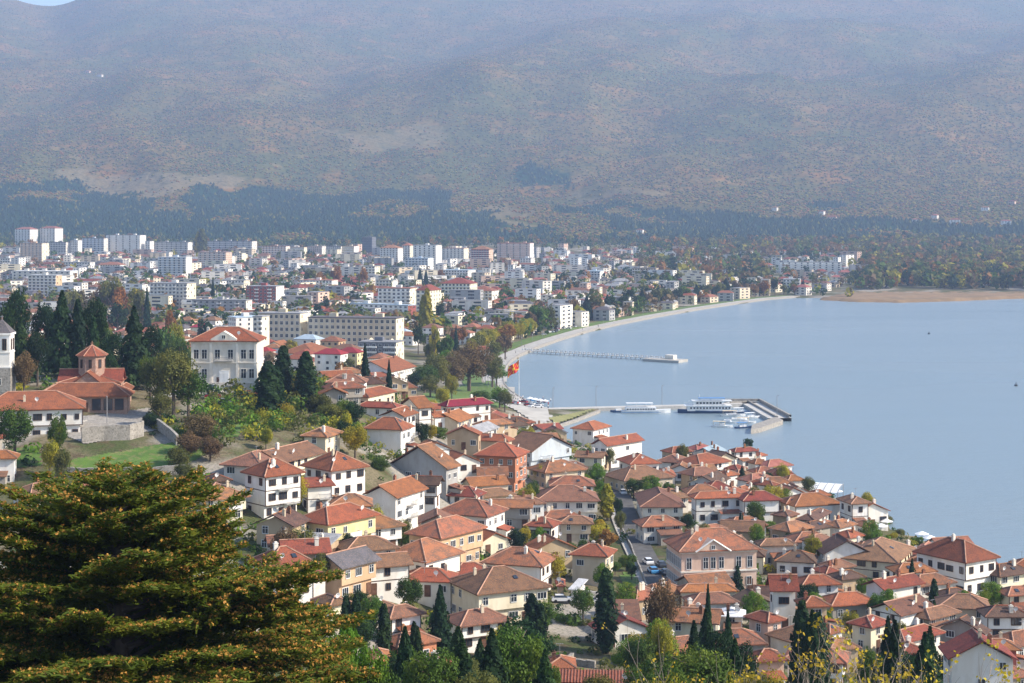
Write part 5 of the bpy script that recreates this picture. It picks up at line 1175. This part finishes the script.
def proto_cone(key, leafmat, n=1500, seed=1, width=.3, leaf=.02, col=False, base=.06, tiers=0):
    r = np.random.default_rng(seed); t = r.random(n) ** (.75 if not col else 1); z = base + (1 - base) * (1 - t if False else t)
    z = base + (1 - base) * r.random(n) ** (1.35 if not col else 1.0); a = r.uniform(0, 2*math.pi, n)
    if col: R0 = width * np.sin(np.clip((z - base) / (1 - base), 0, 1) ** .75 * math.pi * .93 + .16) ** .6
    else: R0 = width * (1 - (z - base) / (1 - base)) ** .85 * (1 - .28 * ((z * (tiers or 9)) % 1))
    lobes = 1 + .16 * np.sin(a * 5 + z * 21) + .12 * np.sin(a * 3 - z * 13); rad = R0 * lobes * r.uniform(.6, 1.08, n)
    C = np.stack([rad * np.cos(a), rad * np.sin(a), z], 1); N = np.stack([np.cos(a), np.sin(a), np.full(n, .45)], 1) + r.normal(size=(n, 3)) * .45
    TP[key] = (trunk_mesh(.9, .022, 0), np_mesh('crown', quads(C, N, leaf, r), 4, [M[leafmat]]))
for i, (k, lm, s) in enumerate([('green','l_green',1),('green2','l_green',2),('bright','l_bright',3),('yellow','l_yellow',4),('autumn','l_autumn',5),('olive','l_olive',6),('brown','l_brown',7),('darkround','l_dark',8),('olive2','l_olive',9)]): proto_round(k, lm, 1500, 17, .055, s)
for k, lm, s in [('g_fine','l_green',21),('o_fine','l_olive',22),('b_fine','l_bright',23),('y_fine','l_yellow',24),('d_fine','l_dark',25),('br_fine','l_brown',26)]: proto_round(k, lm, 7000, 34, .026, s)
for s in range(6): pass
proto_cone('cypress', 'l_dark', 2600, 31, .1, .016, True, .03); proto_cone('cypress2', 'l_dark', 2600, 32, .12, .017, True, .03); proto_cone('fir', 'l_fir', 2600, 33, .27, .021); proto_cone('fir2', 'l_dark', 3000, 34, .32, .02, tiers=7); proto_cone('poplar', 'l_yellow', 1600, 35, .12, .022, True, .1); proto_cone('poplar2', 'l_olive', 1600, 36, .14, .022, True, .1)
KIND = dict(green='green broadleaf tree', green2='green broadleaf tree', bright='bright green tree', yellow='yellow autumn tree', autumn='rust coloured autumn tree', olive='olive green tree', olive2='olive green tree', brown='brown half-bare tree', darkround='dark evergreen tree',
    g_fine='green broadleaf tree', o_fine='olive green tree', b_fine='bright green tree', y_fine='yellow autumn tree', d_fine='dark evergreen tree', br_fine='brown half-bare tree', cypress='dark column cypress', cypress2='dark column cypress', fir='dark pointed fir', fir2='dark pointed conifer', poplar='yellow column poplar', poplar2='olive column poplar')
NM = lambda k: 'evergreen_tree' if k in ('d_fine', 'darkround') else 'cypress_tree' if 'cypress' in k else 'fir_tree' if 'fir' in k else 'poplar_tree' if 'poplar' in k else 'tree'
def tree(k, x, y, z, h, wd=None, label=None, group='trees', name=None, cat='tree'):
    a, b = TP[k]; nat = {'cypress': .2, 'cypress2': .24, 'fir': .5, 'fir2': .6, 'poplar': .24, 'poplar2': .28}.get(k, .84); s = (wd / h / nat) if wd else 1.0
    rt = empty(name or NM(k), x, y, z, random.uniform(0, 6.28)); rt.scale = (h * s, h * s, h); link('trunk', a, rt); link('crown', b, rt)
    u, v = proj(x, y, z + h * .6); cat = {'evergreen_tree': 'evergreen tree', 'cypress_tree': 'cypress', 'fir_tree': 'fir tree', 'poplar_tree': 'poplar'}.get(NM(k), cat); tag(rt, label, cat, group, auto=None if label else (KIND[k], u, v)); return rt
def treep(k, u, vt, vb, wpx, Y=None, label=None, **kw):
    """tree by its image outline; Y = distance, else from the ground under its base"""
    if Y is None: x, y = ray_hit(u, vb)
    else: x, y = (u - 512) / F * Y, Y
    zt = CH - (vt - HZ) / F * y; z = T1(x, y); h = max(zt - z, 1.5); wm = wpx / F * y
    if 'cyp' not in k and h < wm * .95: h = wm * .95; z = zt - h
    return tree(k, x, y, z, h, wpx / F * y, label, **kw)
# grove behind the church and on the plateau
for k, u, vt, w_, Y in [('d_fine',14,284,34,455),('d_fine',38,330,30,425),('fir2',62,292,44,450),('d_fine',92,294,38,450),('cypress2',78,300,14,440),('fir2',134,307,42,432),('d_fine',112,330,30,440),('d_fine',48,300,36,470),('fir2',20,318,36,430),('d_fine',150,322,26,450),('d_fine',165,345,30,470),
    ('cypress',94,318,10,436),('br_fine',24,352,26,408),('d_fine',108,350,24,425),('g_fine',150,350,26,420),
    ('o_fine',174,346,52,398),('o_fine',158,356,40,402),('g_fine',188,362,40,400),('o_fine',160,392,30,385),('d_fine',152,412,22,380),
    ('cypress2',268,362,24,412),('cypress2',283,346,18,440),('cypress2',306,352,20,436),('cypress',276,366,16,420),('o_fine',292,374,38,445),('o_fine',320,392,34,430),('o_fine',330,402,30,420),('g_fine',345,396,24,425),
    ('b_fine',228,402,40,405),('b_fine',248,408,40,400),('y_fine',262,404,34,410),('b_fine',276,418,30,392),('b_fine',212,414,36,396),('b_fine',238,424,40,388),('y_fine',284,400,30,415),('y_fine',214,398,30,412),
    ('br_fine',200,412,44,372),('br_fine',188,432,34,360),('br_fine',210,436,30,356),('o_fine',178,446,30,352),('y_fine',250,390,22,430),
    ('g_fine',14,400,44,352),('g_fine',58,408,22,350),('y_fine',50,436,26,345),('o_fine',62,446,20,338),('o_fine',105,462,20,345),('o_fine',130,468,24,342),('o_fine',185,462,28,342),
    ('y_fine',352,440,22,395),('y_fine',338,444,26,392),('g_fine',372,450,30,390),('o_fine',358,436,26,398),('g_fine',380,456,22,384),('y_fine',362,452,20,388)]:
    treep(k, u, vt, 0, w_, Y)
# firs by the hotel, park trees
for k, u, vt, w_, Y in [('fir',365,344,13,520),('fir',389,360,10,505),('br_fine',470,343,52,800),('br_fine',452,352,40,780),('o_fine',436,352,36,760),('b_fine',446,348,36,800),('o_fine',492,352,30,830),('b_fine',497,362,24,840),('d_fine',415,372,20,700),('o_fine',430,374,26,690),('g_fine',425,362,30,740),('y_fine',444,384,18,660),('g_fine',480,388,22,690),('b_fine',500,386,24,700),('o_fine',505,390,20,690),('poplar',427,289,10,1150),('poplar',423,296,8,1150),
    ('poplar2',202,229,10,2900),('poplar',198,232,7,2900),('poplar',991,237,6,3100),('y_fine',452,372,16,690),('fir',456,326,8,1000)]:
    treep(k, u, vt, 0, w_, Y)
# old town trees
for k, u, vt, w_, Y in [('y_fine',526,424,26,560),('b_fine',520,432,20,540),('g_fine',532,476,18,430),('y_fine',526,482,24,425),('y_fine',540,462,22,470),('o_fine',549,470,20,480),('g_fine',438,424,22,470),('y_fine',425,432,22,462),('o_fine',418,440,22,452),('g_fine',441,444,12,440),
    ('b_fine',604,486,18,445),('poplar',607,484,14,440),('poplar',600,520,18,410),('y_fine',598,522,24,405),('autumn',606,528,26,400),('b_fine',600,480,16,470),('g_fine',634,476,24,470),('b_fine',651,474,26,468),('g_fine',668,480,16,470),
    ('fir2',742,466,13,500),('darkround',748,437,14,600),('cypress',741,512,6,412),('g_fine',756,512,20,425),('b_fine',770,520,18,418),('y_fine',800,542,18,395),('b_fine',804,544,20,392),('g_fine',815,552,18,385),('g_fine',812,560,20,380),('g_fine',790,530,14,400),
    ('fir',691,564,13,352),('fir',737,561,15,352),('fir2',912,559,16,348),('cypress',934,579,9,335),('g_fine',876,512,20,470),('o_fine',886,514,18,465),('b_fine',874,527,20,440),('o_fine',862,510,14,480),('o_fine',900,528,14,440),
    ('g_fine',628,552,22,372),('d_fine',632,562,14,360),('g_fine',615,560,14,366),('g_fine',400,528,28,345),('g_fine',386,538,26,338),('g_fine',372,546,22,336),('o_fine',420,524,16,360),('d_fine',332,532,24,325),('d_fine',316,540,20,322),
    ('g_fine',572,540,14,375),('g_fine',583,536,14,378),('o_fine',610,446,12,520),('o_fine',620,510,14,420),('d_fine',618,496,12,440),('y_fine',524,586,14,330),('g_fine',556,608,34,318),('g_fine',570,612,34,314),('o_fine',586,618,26,314),('b_fine',560,628,30,308),('g_fine',576,634,36,300),('o_fine',552,640,26,300),('b_fine',585,646,30,296),('o_fine',566,650,30,292),
    ('g_fine',660,604,12,330),('d_fine',545,618,18,312),('o_fine',705,522,16,400),('g_fine',480,455,10,470),('o_fine',680,590,14,342),('y_fine',893,531,12,430)]:
    treep(k, u, vt, 0, w_, Y)
# named near trees
treep('cypress', 606, 569, 0, 21, 290, 'tallest single black cypress, in the garden at bottom centre')
treep('cypress2', 532, 594, 0, 17, 292, 'left and taller of twin cypresses below the broad cream house'); treep('cypress', 541, 604, 0, 12, 291, 'right and lower of twin cypresses below the broad cream house')
treep('fir2', 440, 586, 0, 34, 268, 'dark pointed fir behind the big brown-roofed cream house\'s left corner')
treep('d_fine', 522, 614, 0, 66, 215, 'broad dark pine at bottom centre left of the tiled shed'); treep('fir2', 508, 622, 0, 46, 212, 'ragged dark conifer merged with the broad pine')
for k, u, vt, w_, Y in [('br_fine',661,580,40,285),('b_fine',658,616,44,262),('y_fine',664,612,28,258),('g_fine',640,630,40,256),('b_fine',628,636,34,262),
    ('fir2',708,586,20,250),('fir2',706,610,44,225),('fir2',728,612,26,228),('fir2',694,622,38,222),('d_fine',716,626,50,205),('g_fine',698,638,52,190),('d_fine',742,640,40,205),
    ('cypress2',802,602,22,238),('cypress2',818,614,24,236),('fir2',808,620,36,232),('fir2',888,618,38,225),('fir2',930,628,42,222),('g_fine',872,640,40,215),('d_fine',905,646,40,212),
    ('cypress',346,596,12,258),('cypress',356,594,12,258),('cypress2',384,604,14,252),('g_fine',372,592,34,268),('d_fine',362,612,36,250),('fir2',418,628,26,222),('cypress',414,622,11,225),('fir2',458,628,54,196),('d_fine',436,652,44,190),('fir2',480,640,40,190),('g_fine',404,640,40,190),('o_fine',470,656,40,180),
    ('d_fine',400,655,40,180),('g_fine',548,656,30,200),('o_fine',600,672,40,180),('g_fine',640,660,40,200),('g_fine',664,646,50,190),('d_fine',680,650,50,180)]:
    treep(k, u, vt, 0, w_, Y)
for k, u, vt, w_, Y in [('g_fine',515,616,74,170),('fir2',492,630,52,165),('fir2',545,650,40,165),('g_fine',432,640,64,160),('fir2',405,628,46,165),('fir2',462,640,52,162),('g_fine',700,640,86,165),('g_fine',668,656,60,160),('fir2',735,640,44,165),('y_fine',765,662,60,160),('fir2',895,622,46,190),('fir2',925,634,50,190),('o_fine',480,668,60,140),('fir2',812,612,40,200)]: treep(k, u, vt, 0, w_, Y)
for k, u, vt, w_, Y in [('b_fine',346,616,64,120),('b_fine',368,640,60,118),('b_fine',330,640,70,112),('g_fine',386,660,50,118)]: treep(k, u, vt, 0, w_, Y)
for k, u, vt, w_, Y in [('y_fine',668,664,50,120),('g_fine',700,668,60,120),('y_fine',735,668,50,115),('o_fine',770,674,60,110),('o_fine',640,676,50,115)]: treep(k, u, vt, 0, w_, Y)
treep('o_fine', 300, 526, 0, 36, 300, 'grey-brown shrubby tree beside the flat annex roof', ); treep('br_fine', 285, 528, 0, 34, 296)
# palm beside the peach house
def palm(u, v, h):
    x, y = ray_hit(u, v); rt = empty('palm_tree', x, y, T1(x, y)); a = MB(); a.tube([(0,0,-.5),(.1,0,h*.5),(0,0,h)], [.22,.17,.15], 6); a.build('trunk', M['bark'], rt); c = MB()
    for k in range(22):
        an = k * 2.4; l = 1.5; q = [(0,0,h)] + [(l*t*math.cos(an), l*t*math.sin(an), h + .8*t*(1 - k/22) - 1.1*t*t) for t in (.35,.7,1)]
        for p0, p1 in zip(q[:-1], q[1:]): wv = .2; c.face([(p0[0]-wv*math.sin(an), p0[1]+wv*math.cos(an), p0[2]), (p0[0]+wv*math.sin(an), p0[1]-wv*math.cos(an), p0[2]), (p1[0]+wv*math.sin(an), p1[1]-wv*math.cos(an), p1[2]-.05), (p1[0]-wv*math.sin(an), p1[1]+wv*math.cos(an), p1[2]-.05)])
    c.build('crown', M['l_green'], rt); tag(rt, 'small palm tree beside the peach house', 'palm')
palm(334, 594, 3.2); 
def tree_row(n, pw, k, h, wv, grp):
    L = [Vector(p) for p in pw]; seg = [(b - a).length for a, b in zip(L[:-1], L[1:])]; tot = sum(seg)
    for i in range(n):
        s = tot * (i + random.uniform(.2, .8)) / n; j = 0
        while j < len(seg) - 1 and s > seg[j]: s -= seg[j]; j += 1
        p = L[j].lerp(L[j+1], min(1, s / seg[j])); kk = random.choice(k); hh = random.uniform(*h); tree(kk, p.x, p.y, T1(p.x, p.y), hh, hh * random.uniform(*wv), group=grp)
tree_row(22, off([S(504,364), S(516,355), S(532,347), S(562,338)], 21), ['y_fine', 'yellow', 'y_fine', 'yellow', 'olive'], (12, 16), (.6, .85), 'yellow trees along the promenade')
tree_row(9, off([S(500,372), S(510,357), S(530,347), S(560,338)], 42), ['y_fine', 'autumn', 'olive2'], (9, 14), (.6, .85), 'yellow trees along the promenade')
tree_row(26, off([S(568,338), S(620,323), S(700,309)], 30), ['darkround', 'green', 'olive', 'darkround', 'brown', 'fir'], (12, 24), (.55, .85), 'trees along the promenade')
tree_row(22, off([S(700,309), S(760,300), S(830,297)], 36), ['darkround', 'olive', 'fir', 'brown', 'green', 'autumn'], (12, 22), (.55, .9), 'trees along the promenade')
# small trees squeezed between the old-town roofs
i = 0; rr4 = np.random.default_rng(19)
while i < 80:
    y = rr4.uniform(268, 620); u = rr4.uniform(255, 1030); x = (u - 512) / F * y; z = T1(x, y); v = HZ + F * (CH - z) / y
    if in_poly([x + 3, x], [y, y + 5], WATER).any() or not foot_free(x, y, -1.2) or (608 < u < 676 and 462 < v < 600) or (u < 330 and v < 450): continue
    h = rr4.uniform(4.5, 9); tree(str(rr4.choice(['b_fine', 'g_fine', 'y_fine', 'o_fine', 'd_fine', 'b_fine', 'y_fine'])), x, y, z, h, h * rr4.uniform(.6, .9), group='garden trees of the old town'); i += 1
# autumn trees in the left part of the modern town
for k, u, vt, w_, Y in [('autumn',100,279,24,1250),('olive',112,276,30,1240),('autumn',124,283,26,1200),('brown',84,284,24,1220),('yellow',134,284,22,1180),('olive2',142,290,20,1150),('olive',70,288,26,1200),('fir',147,288,11,1080),('darkround',118,300,26,1100),('olive',95,300,30,1100),
    ('autumn',172,305,14,900),('green',168,318,34,720),('g_fine',180,326,30,650),('y_fine',176,312,20,760),('darkround',205,316,20,1000),('fir',213,278,7,1500),('autumn',335,264,14,1900),('autumn',322,270,16,1850),('autumn',362,265,14,1900),('olive',310,268,16,1900),('darkround',355,292,14,1500),('darkround',326,294,8,1400),('fir',420,268,9,1900),('fir',426,270,9,1850),
    ('darkround',418,322,14,1020),('autumn',440,268,12,2000),('yellow',434,322,12,950),('green',445,330,20,900),('brown',505,330,20,1000),('olive',495,340,18,950),('autumn',505,322,22,1100),('darkround',440,300,12,1300),('olive',90,318,30,1000),('green',104,318,20,900)]:
    treep(k, u, vt, 0, w_, Y)
# trees among the town houses
i = 0; r3 = np.random.default_rng(9); kinds = ['green', 'olive', 'autumn', 'brown', 'darkround', 'olive2', 'yellow', 'fir', 'green2']
while i < 70:
    y = r3.uniform(560, 1500); u = r3.uniform(-20, 700); x = (u - 512) / F * y; z = T1(x, y); v = HZ + F * (CH - z) / y
    if v > 395 or in_poly([x + 16, x], [y, y - 16], WATER).any() or not foot_free(x, y, 2) or (u < 180 and v > 330 and r3.random() < .7): continue
    h = r3.uniform(7, 14); tree(str(r3.choice(kinds)), x, y, z, h, h * r3.uniform(.6, .9), group='trees among the town houses'); i += 1
# the rest of the far trees: one mass
def far_mass(name, label, n, region, mats, weights, hr, seed, cl=34):
    r = np.random.default_rng(seed); out = []; mi = []; c = 0; t = 0
    while c < n and t < n * 12:
        t += 1; y, u, ok = region(r)
        if not ok: continue
        x = (u - 512) / F * y; z = T1(x, y); h = r.uniform(*hr); w_ = h * r.uniform(.3, .5); col = r.random() < .12
        if col: w_ = h * .16; h *= 1.4
        d = r.normal(size=(cl, 3)); d /= np.linalg.norm(d, axis=1, keepdims=True); q = r.uniform(.6, 1.05, (cl, 1)); C = d * q * np.array([w_, w_, h * .45]) + np.array([x, y, z + h * .52]); C[:, :2] += r.normal(size=2) * 0
        out.append(quads(C, d + r.normal(size=(cl, 3)) * .4, w_ * .26, r)); mi += [r.choice(len(mats), p=weights)] * cl; c += 1
    tag(link(name, np_mesh(name, np.concatenate(out), 4, mats, mi)), label, 'trees', kind='stuff')
def reg_city(r):
    y = 1150 * math.exp(r.random() * math.log(3250 / 1150)); u = r.uniform(-40, 860); x = (u - 512) / F * y; return y, u, not in_poly([x + 20, x], [y, y - 30], WATER).any()
LM4 = [M['l_olive'], M['l_green'], M['l_brown'], M['l_autumn'], M['l_dark'], M['l_yellow']]
far_mass('town_trees', 'countless far trees scattered between the town houses', 2600, reg_city, LM4, [.24, .2, .16, .12, .2, .08], (8, 17), 41, 26)
def reg_right(r):
    u = r.uniform(640, 1060) if r.random() < .8 else r.uniform(815, 1060); y = r.uniform(1930, 3400); x = (u - 512) / F * y; v = HZ + F * (CH - 14) / y; return y, u, (u > 850 or r.random() < .35) and not (768 < u < 862 and y < 2750) and not in_poly([x], [y - 22], WATER).any() and not in_poly([x], [y], rbp).any()
far_mass('lakeside_woodland', 'autumn woodland of rust, olive and green trees behind the reed bed', 3300, reg_right, LM4, [.3, .14, .2, .14, .16, .06], (12, 24), 42, 30)
def reg_foot(r):
    u = r.uniform(-60, 1060); y = r.uniform(3100, 3500); return y, u, True
far_mass('foothill_woodland', 'mixed trees along the foot of the mountain behind the town', 1300, reg_foot, LM4, [.22, .18, .12, .1, .34, .04], (9, 18), 43, 20)
# ground cover in the gardens of the old town
def garden_bushes():
    r = np.random.default_rng(77); out = []; mi = []; c = 0; FA_ = np.array(FOOT)
    while c < 1500:
        y = r.uniform(230, 620); u = r.uniform(-20, 1040); x = (u - 512) / F * y
        if in_poly([x + 3, x], [y, y + 4], WATER).any(): continue
        if np.any((FA_[:, 0] - x) ** 2 + (FA_[:, 1] - y) ** 2 < (FA_[:, 2] * .95) ** 2): continue
        v = HZ + F * (CH - T1(x, y)) / y
        if 60 < u < 212 and 440 < v < 474: continue
        if 150 < u < 262 and 384 < v < 400 or 40 < u < 145 and 408 < v < 446: continue
        if 606 < u < 676 and 462 < v < 600 and r.random() < .9: continue
        c += 1; s = r.uniform(.6, 2.0); n = 46; d = r.normal(size=(n, 3)); d /= np.linalg.norm(d, axis=1, keepdims=True); z = T1(x, y)
        C = d * np.array([s, s, s * .7]) * r.uniform(.6, 1.1, (n, 1)) + np.array([x, y, z + s * .4]); out.append(quads(C, d + r.normal(size=(n, 3)) * .4, s * .17, r)); mi += [r.choice(5, p=[.34, .2, .14, .16, .16])] * n
    reg = [(200, 392), (352, 384), (410, 430), (400, 470), (345, 452), (300, 440), (215, 448), (180, 430)]; rv = np.array([ray_hit(a, b) for a, b in reg]); c = 0; t = 0
    while c < 520 and t < 9000:
        t += 1; x = r.uniform(rv[:, 0].min(), rv[:, 0].max()); y = r.uniform(rv[:, 1].min(), rv[:, 1].max())
        if not in_poly([x], [y], [tuple(q) for q in rv])[0] or np.any((FA_[:, 0] - x) ** 2 + (FA_[:, 1] - y) ** 2 < (FA_[:, 2] * .95) ** 2): continue
        c += 1; s = r.uniform(1.0, 2.6); n = 90; d = r.normal(size=(n, 3)); d /= np.linalg.norm(d, axis=1, keepdims=True); z = T1(x, y)
        C = d * np.array([s, s, s * .9]) * r.uniform(.5, 1.15, (n, 1)) + np.array([x, y, z + s * .6]); out.append(quads(C, d + r.normal(size=(n, 3)) * .5, s * .13, r)); mi += [r.choice(5, p=[.24, .24, .24, .06, .22])] * n
    tag(link('garden_bushes', np_mesh('garden_bushes', np.concatenate(out), 4, [M['l_green'], M['l_olive'], M['l_yellow'], M['l_dark'], M['l_bright']], mi)), 'low bushes and undergrowth filling the gardens between old-town houses', 'bushes', kind='stuff')
garden_bushes()

# ---------------------------------------------------------------- the great cedar in the foreground
def cedar():
    r = np.random.default_rng(3); Y = 78.0; x0, y0 = (118 - 512) / F * Y, Y; zt = CH - (474 - HZ) / F * Y; zg = T1(x0, y0); H_ = zt - zg
    rt = empty('cedar_tree', x0, y0, zg); tr = MB(); tr.tube([(0,0,-1),(.1,0,H_*.4),(0,.1,H_*.8),(0,0,H_)], [.55,.42,.2,.03], 9); tr.build('trunk', M['bark'], rt)
    br = MB(); C = []; N = []; Dv = []; cones = []; cn = []
    nb = 215
    for k in range(nb):
        t = (k + .5) / nb; dz = .1 + 15.5 * t ** 1.1; a = k * 2.39996 + r.uniform(-.3, .3); L = (1.6 + 5.2 * min(1, dz / 1.4) + max(0, dz - 2.8) * 1.1) * r.uniform(.7, 1.1); L = min(L * r.uniform(.8, 1.15) , 12); rise = .34 - .2 * min(1, dz / 9) + r.uniform(-.13, .15); n = 9; pts = []; org = H_ - dz - rise * L * .9
        for j in range(n):
            s = j / (n - 1); rr = L * s; pts.append((rr * math.cos(a + .12 * math.sin(s * 3 + k)), rr * math.sin(a + .12 * math.sin(s * 3 + k)), org + rise * rr + .035 * L * math.sin(s * 3.1) + .4 * s ** 4))
        rad0 = .03 + .011 * L; br.tube(pts, [rad0 * (1 - .88 * j / (n - 1)) for j in range(n)], 5)
        nt = int(5 + L * 3.6)
        for q in range(nt):
            s = .14 + .86 * (q + r.random()) / nt; fi = s * (n - 1); i0 = min(int(fi), n - 2); f = fi - i0; p = np.array(pts[i0]) * (1 - f) + np.array(pts[i0 + 1]) * f
            sl = (.4 + L * .3 * (1 - s) ** .6 * min(1, s * 3)) * r.uniform(.6, 1.2); side = 1 if q % 2 else -1; sa = a + side * r.uniform(.5, 1.15); m_ = max(2, int(sl * 5))
            for w in range(m_):
                g = (w + r.random()) / m_ * sl; c = p + np.array([math.cos(sa) * g, math.sin(sa) * g, .22 * g - .06 * g * g + r.normal() * .05])
                for _ in range(9):
                    ta = sa + r.normal() * .55; C.append(c + r.normal(size=3) * np.array([.11, .11, .06])); N.append([r.normal() * .6, r.normal() * .6, .9]); Dv.append([math.cos(ta), math.sin(ta), .18 + r.normal() * .3])
                if r.random() < .95 * (1 if s > .45 else .35) * (1 if r.random() < .5 + .5 * math.sin(k * 1.7) else .4): cones.append(c + np.array([0, 0, .08])); 
    br.build('branches', M['bark'], rt)
    C = np.array(C); N = np.array(N); print('cedar quads', len(C)); Dv = np.array(Dv); Dv /= np.linalg.norm(Dv, axis=1, keepdims=True); Bq = np.cross(N, Dv); Bq /= np.linalg.norm(Bq, axis=1, keepdims=True) + 1e-9; s1 = r.uniform(.11, .22, len(C))[:, None]; s2 = s1 * .26
    link('foliage', np_mesh('foliage', np.stack([C - Dv*s1 - Bq*s2, C + Dv*s1*.9 - Bq*s2*.4, C + Dv*s1 + Bq*s2*.4, C - Dv*s1 + Bq*s2], 1).reshape(-1, 3), 4, [M['l_cedar']]), rt)
    cc = np.repeat(np.array(cones), 4, 0) + r.normal(size=(len(cones) * 4, 3)) * np.array([.06, .06, .035]); nn = r.normal(size=(len(cc), 3)) + np.array([0, 0, .6])
    o = link('catkins', np_mesh('catkins', quads(cc, nn, .055, r, .8), 4, [M['l_cone']]), rt); o['kind'] = 'stuff'
    tag(rt, 'huge spreading cedar with orange-brown catkins filling the lower left foreground', 'cedar')
cedar()
# half-bare foreground shrubs with yellow leaves, lower right
def bare_shrub(u, Y, vt, label, seed, wd=1.0, leaves=60):
    r = random.Random(seed); x, y = (u - 512) / F * Y, Y; z = T1(x, y); h = CH - (vt - HZ) / F * Y - z; rt = empty('shrub', x, y, z); b = MB(); tips = []
    def grow(p, d, l, rad, dep):
        q = [p]; dd = Vector(d)
        for k in range(3): dd = (dd + Vector((r.uniform(-.25, .25), r.uniform(-.25, .25), r.uniform(-.05, .2)))).normalized(); q.append(q[-1] + dd * l / 3)
        b.tube([tuple(s) for s in q], [rad * (1 - .2 * k) for k in range(4)], 4)
        if dep == 0: tips.append(q[-1]); tips.append(q[-2]); return
        for k in range(3): grow(q[r.choice((2, 3))], (dd + Vector((r.uniform(-.8, .8) * wd, r.uniform(-.8, .8) * wd, r.uniform(-.1, .5)))).normalized(), l * r.uniform(.55, .8), rad * .6, dep - 1)
    for k in range(4): grow(Vector((r.uniform(-.2, .2), r.uniform(-.2, .2), 0)), (r.uniform(-.6, .6) * wd, r.uniform(-.6, .6) * wd, 1), h * .45, .035, 3)
    b.build('branches', M['twig'], rt); rr = np.random.default_rng(seed); tp = np.array([tuple(t) for t in tips]); k = rr.choice(len(tp), min(leaves, len(tp)), replace=False); C = np.repeat(tp[k], 4, 0) + rr.normal(size=(len(k) * 4, 3)) * .07
    link('leaves', np_mesh('leaves', quads(C, rr.normal(size=C.shape) + np.array([0, 0, .4]), .045, rr), 4, [M['l_gold']]), rt); tag(rt, label, 'shrub')
bare_shrub(868, 52, 622, 'bare pale-twigged shrub with yellow leaves, middle of the lower right', 1, 1.1, 120); bare_shrub(912, 50, 640, 'thin bare shrub with scattered yellow leaves right of the taller one', 2, 1.1, 90); bare_shrub(826, 54, 646, 'low twiggy shrub with yellow leaves, leftmost of the bare ones', 3, 1.1, 120); bare_shrub(950, 55, 655, 'sparse twiggy shrub rising in front of the white gable house', 4, .8, 60); bare_shrub(790, 56, 662, 'yellow-leaved twiggy shrub beneath the twin dark cypresses', 5, 1.1, 160)
bare_shrub(700, 60, 652, 'spindly pale shrub above the bushes at bottom centre right', 6, .9, 80)

# ---------------------------------------------------------------- labels that single each repeat out
LMK = [(90,370,'the domed church'),(4,355,'the bell tower'),(225,358,'the stone mansion'),(715,560,'the pink school'),(958,575,'the waterside hotel'),(500,470,'the salmon house'),(465,400,'the crimson roof'),(340,530,'the yellow house'),(300,485,'the mansion pair'),(606,615,'the tallest cypress'),
 (512,370,'the red flag'),(575,415,'the harbour lawn'),(822,485,'the white awning'),(140,458,'the green lawn'),(355,335,'the slab hotel'),(369,246,'the dark tower block'),(38,236,'the twin hill towers'),(265,298,'the dark red block'),(815,268,'the long hospital'),(930,297,'the reed bed'),(590,355,'the bathing jetty'),(705,405,'the large tour boat'),
 (505,580,'the broad cream house'),(730,612,'the white metal roof'),(617,450,'the basin terrace house'),(707,490,'the large orange roof'),(440,610,'the pointed fir'),(975,665,'the white gable house'),(172,300,'the nine-storey block'),(620,305,'the tan hotel'),(740,447,'the conical roof'),(845,550,'the dark gable'),(518,255,'the grey-pink block'),(120,560,'the great cedar'),
 (425,260,'the large white block'),(215,262,'the pink block'),(45,278,'the sports hall'),(460,278,'the stepped roof block'),(647,274,'the arched building'),(850,512,'the lake-edge house'),(1000,605,'the vast brown roof'),(775,635,'the pink house'),(405,290,'the yellow poplars'),(550,330,'the yellow tree row'),(470,365,'the park'),(780,415,'the breakwater tip')]
ORD = ['nearest', 'second nearest', 'third nearest', 'fourth nearest', 'fifth nearest', 'sixth nearest', 'seventh nearest', 'eighth nearest', 'ninth nearest', 'tenth nearest', 'eleventh nearest', 'twelfth nearest'] 
grp = {}
for o, (base, u, v) in AUTO:
    best = min(LMK, key=lambda q: math.hypot(q[0] - u, (q[1] - v) * 1.3)); dx, dy = u - best[0], v - best[1]
    dr = ('left of' if dx < 0 else 'right of') if abs(dx) > abs(dy) * 1.4 else ('above' if dy < 0 else 'below')
    grp.setdefault((base, dr, best[2]), []).append((math.hypot(dx, dy), o))
for (base, dr, lm), L in grp.items():
    L.sort(key=lambda q: q[0])
    for k, (_, o) in enumerate(L): o['label'] = ('%s, %s %s' % (base, dr, lm)) if len(L) == 1 else ('%s, %s %s %s' % (base, ORD[k] if k < len(ORD) else '%dth nearest' % (k + 1), dr, lm))
print('objects', len(bpy.data.objects), 'auto', len(AUTO))
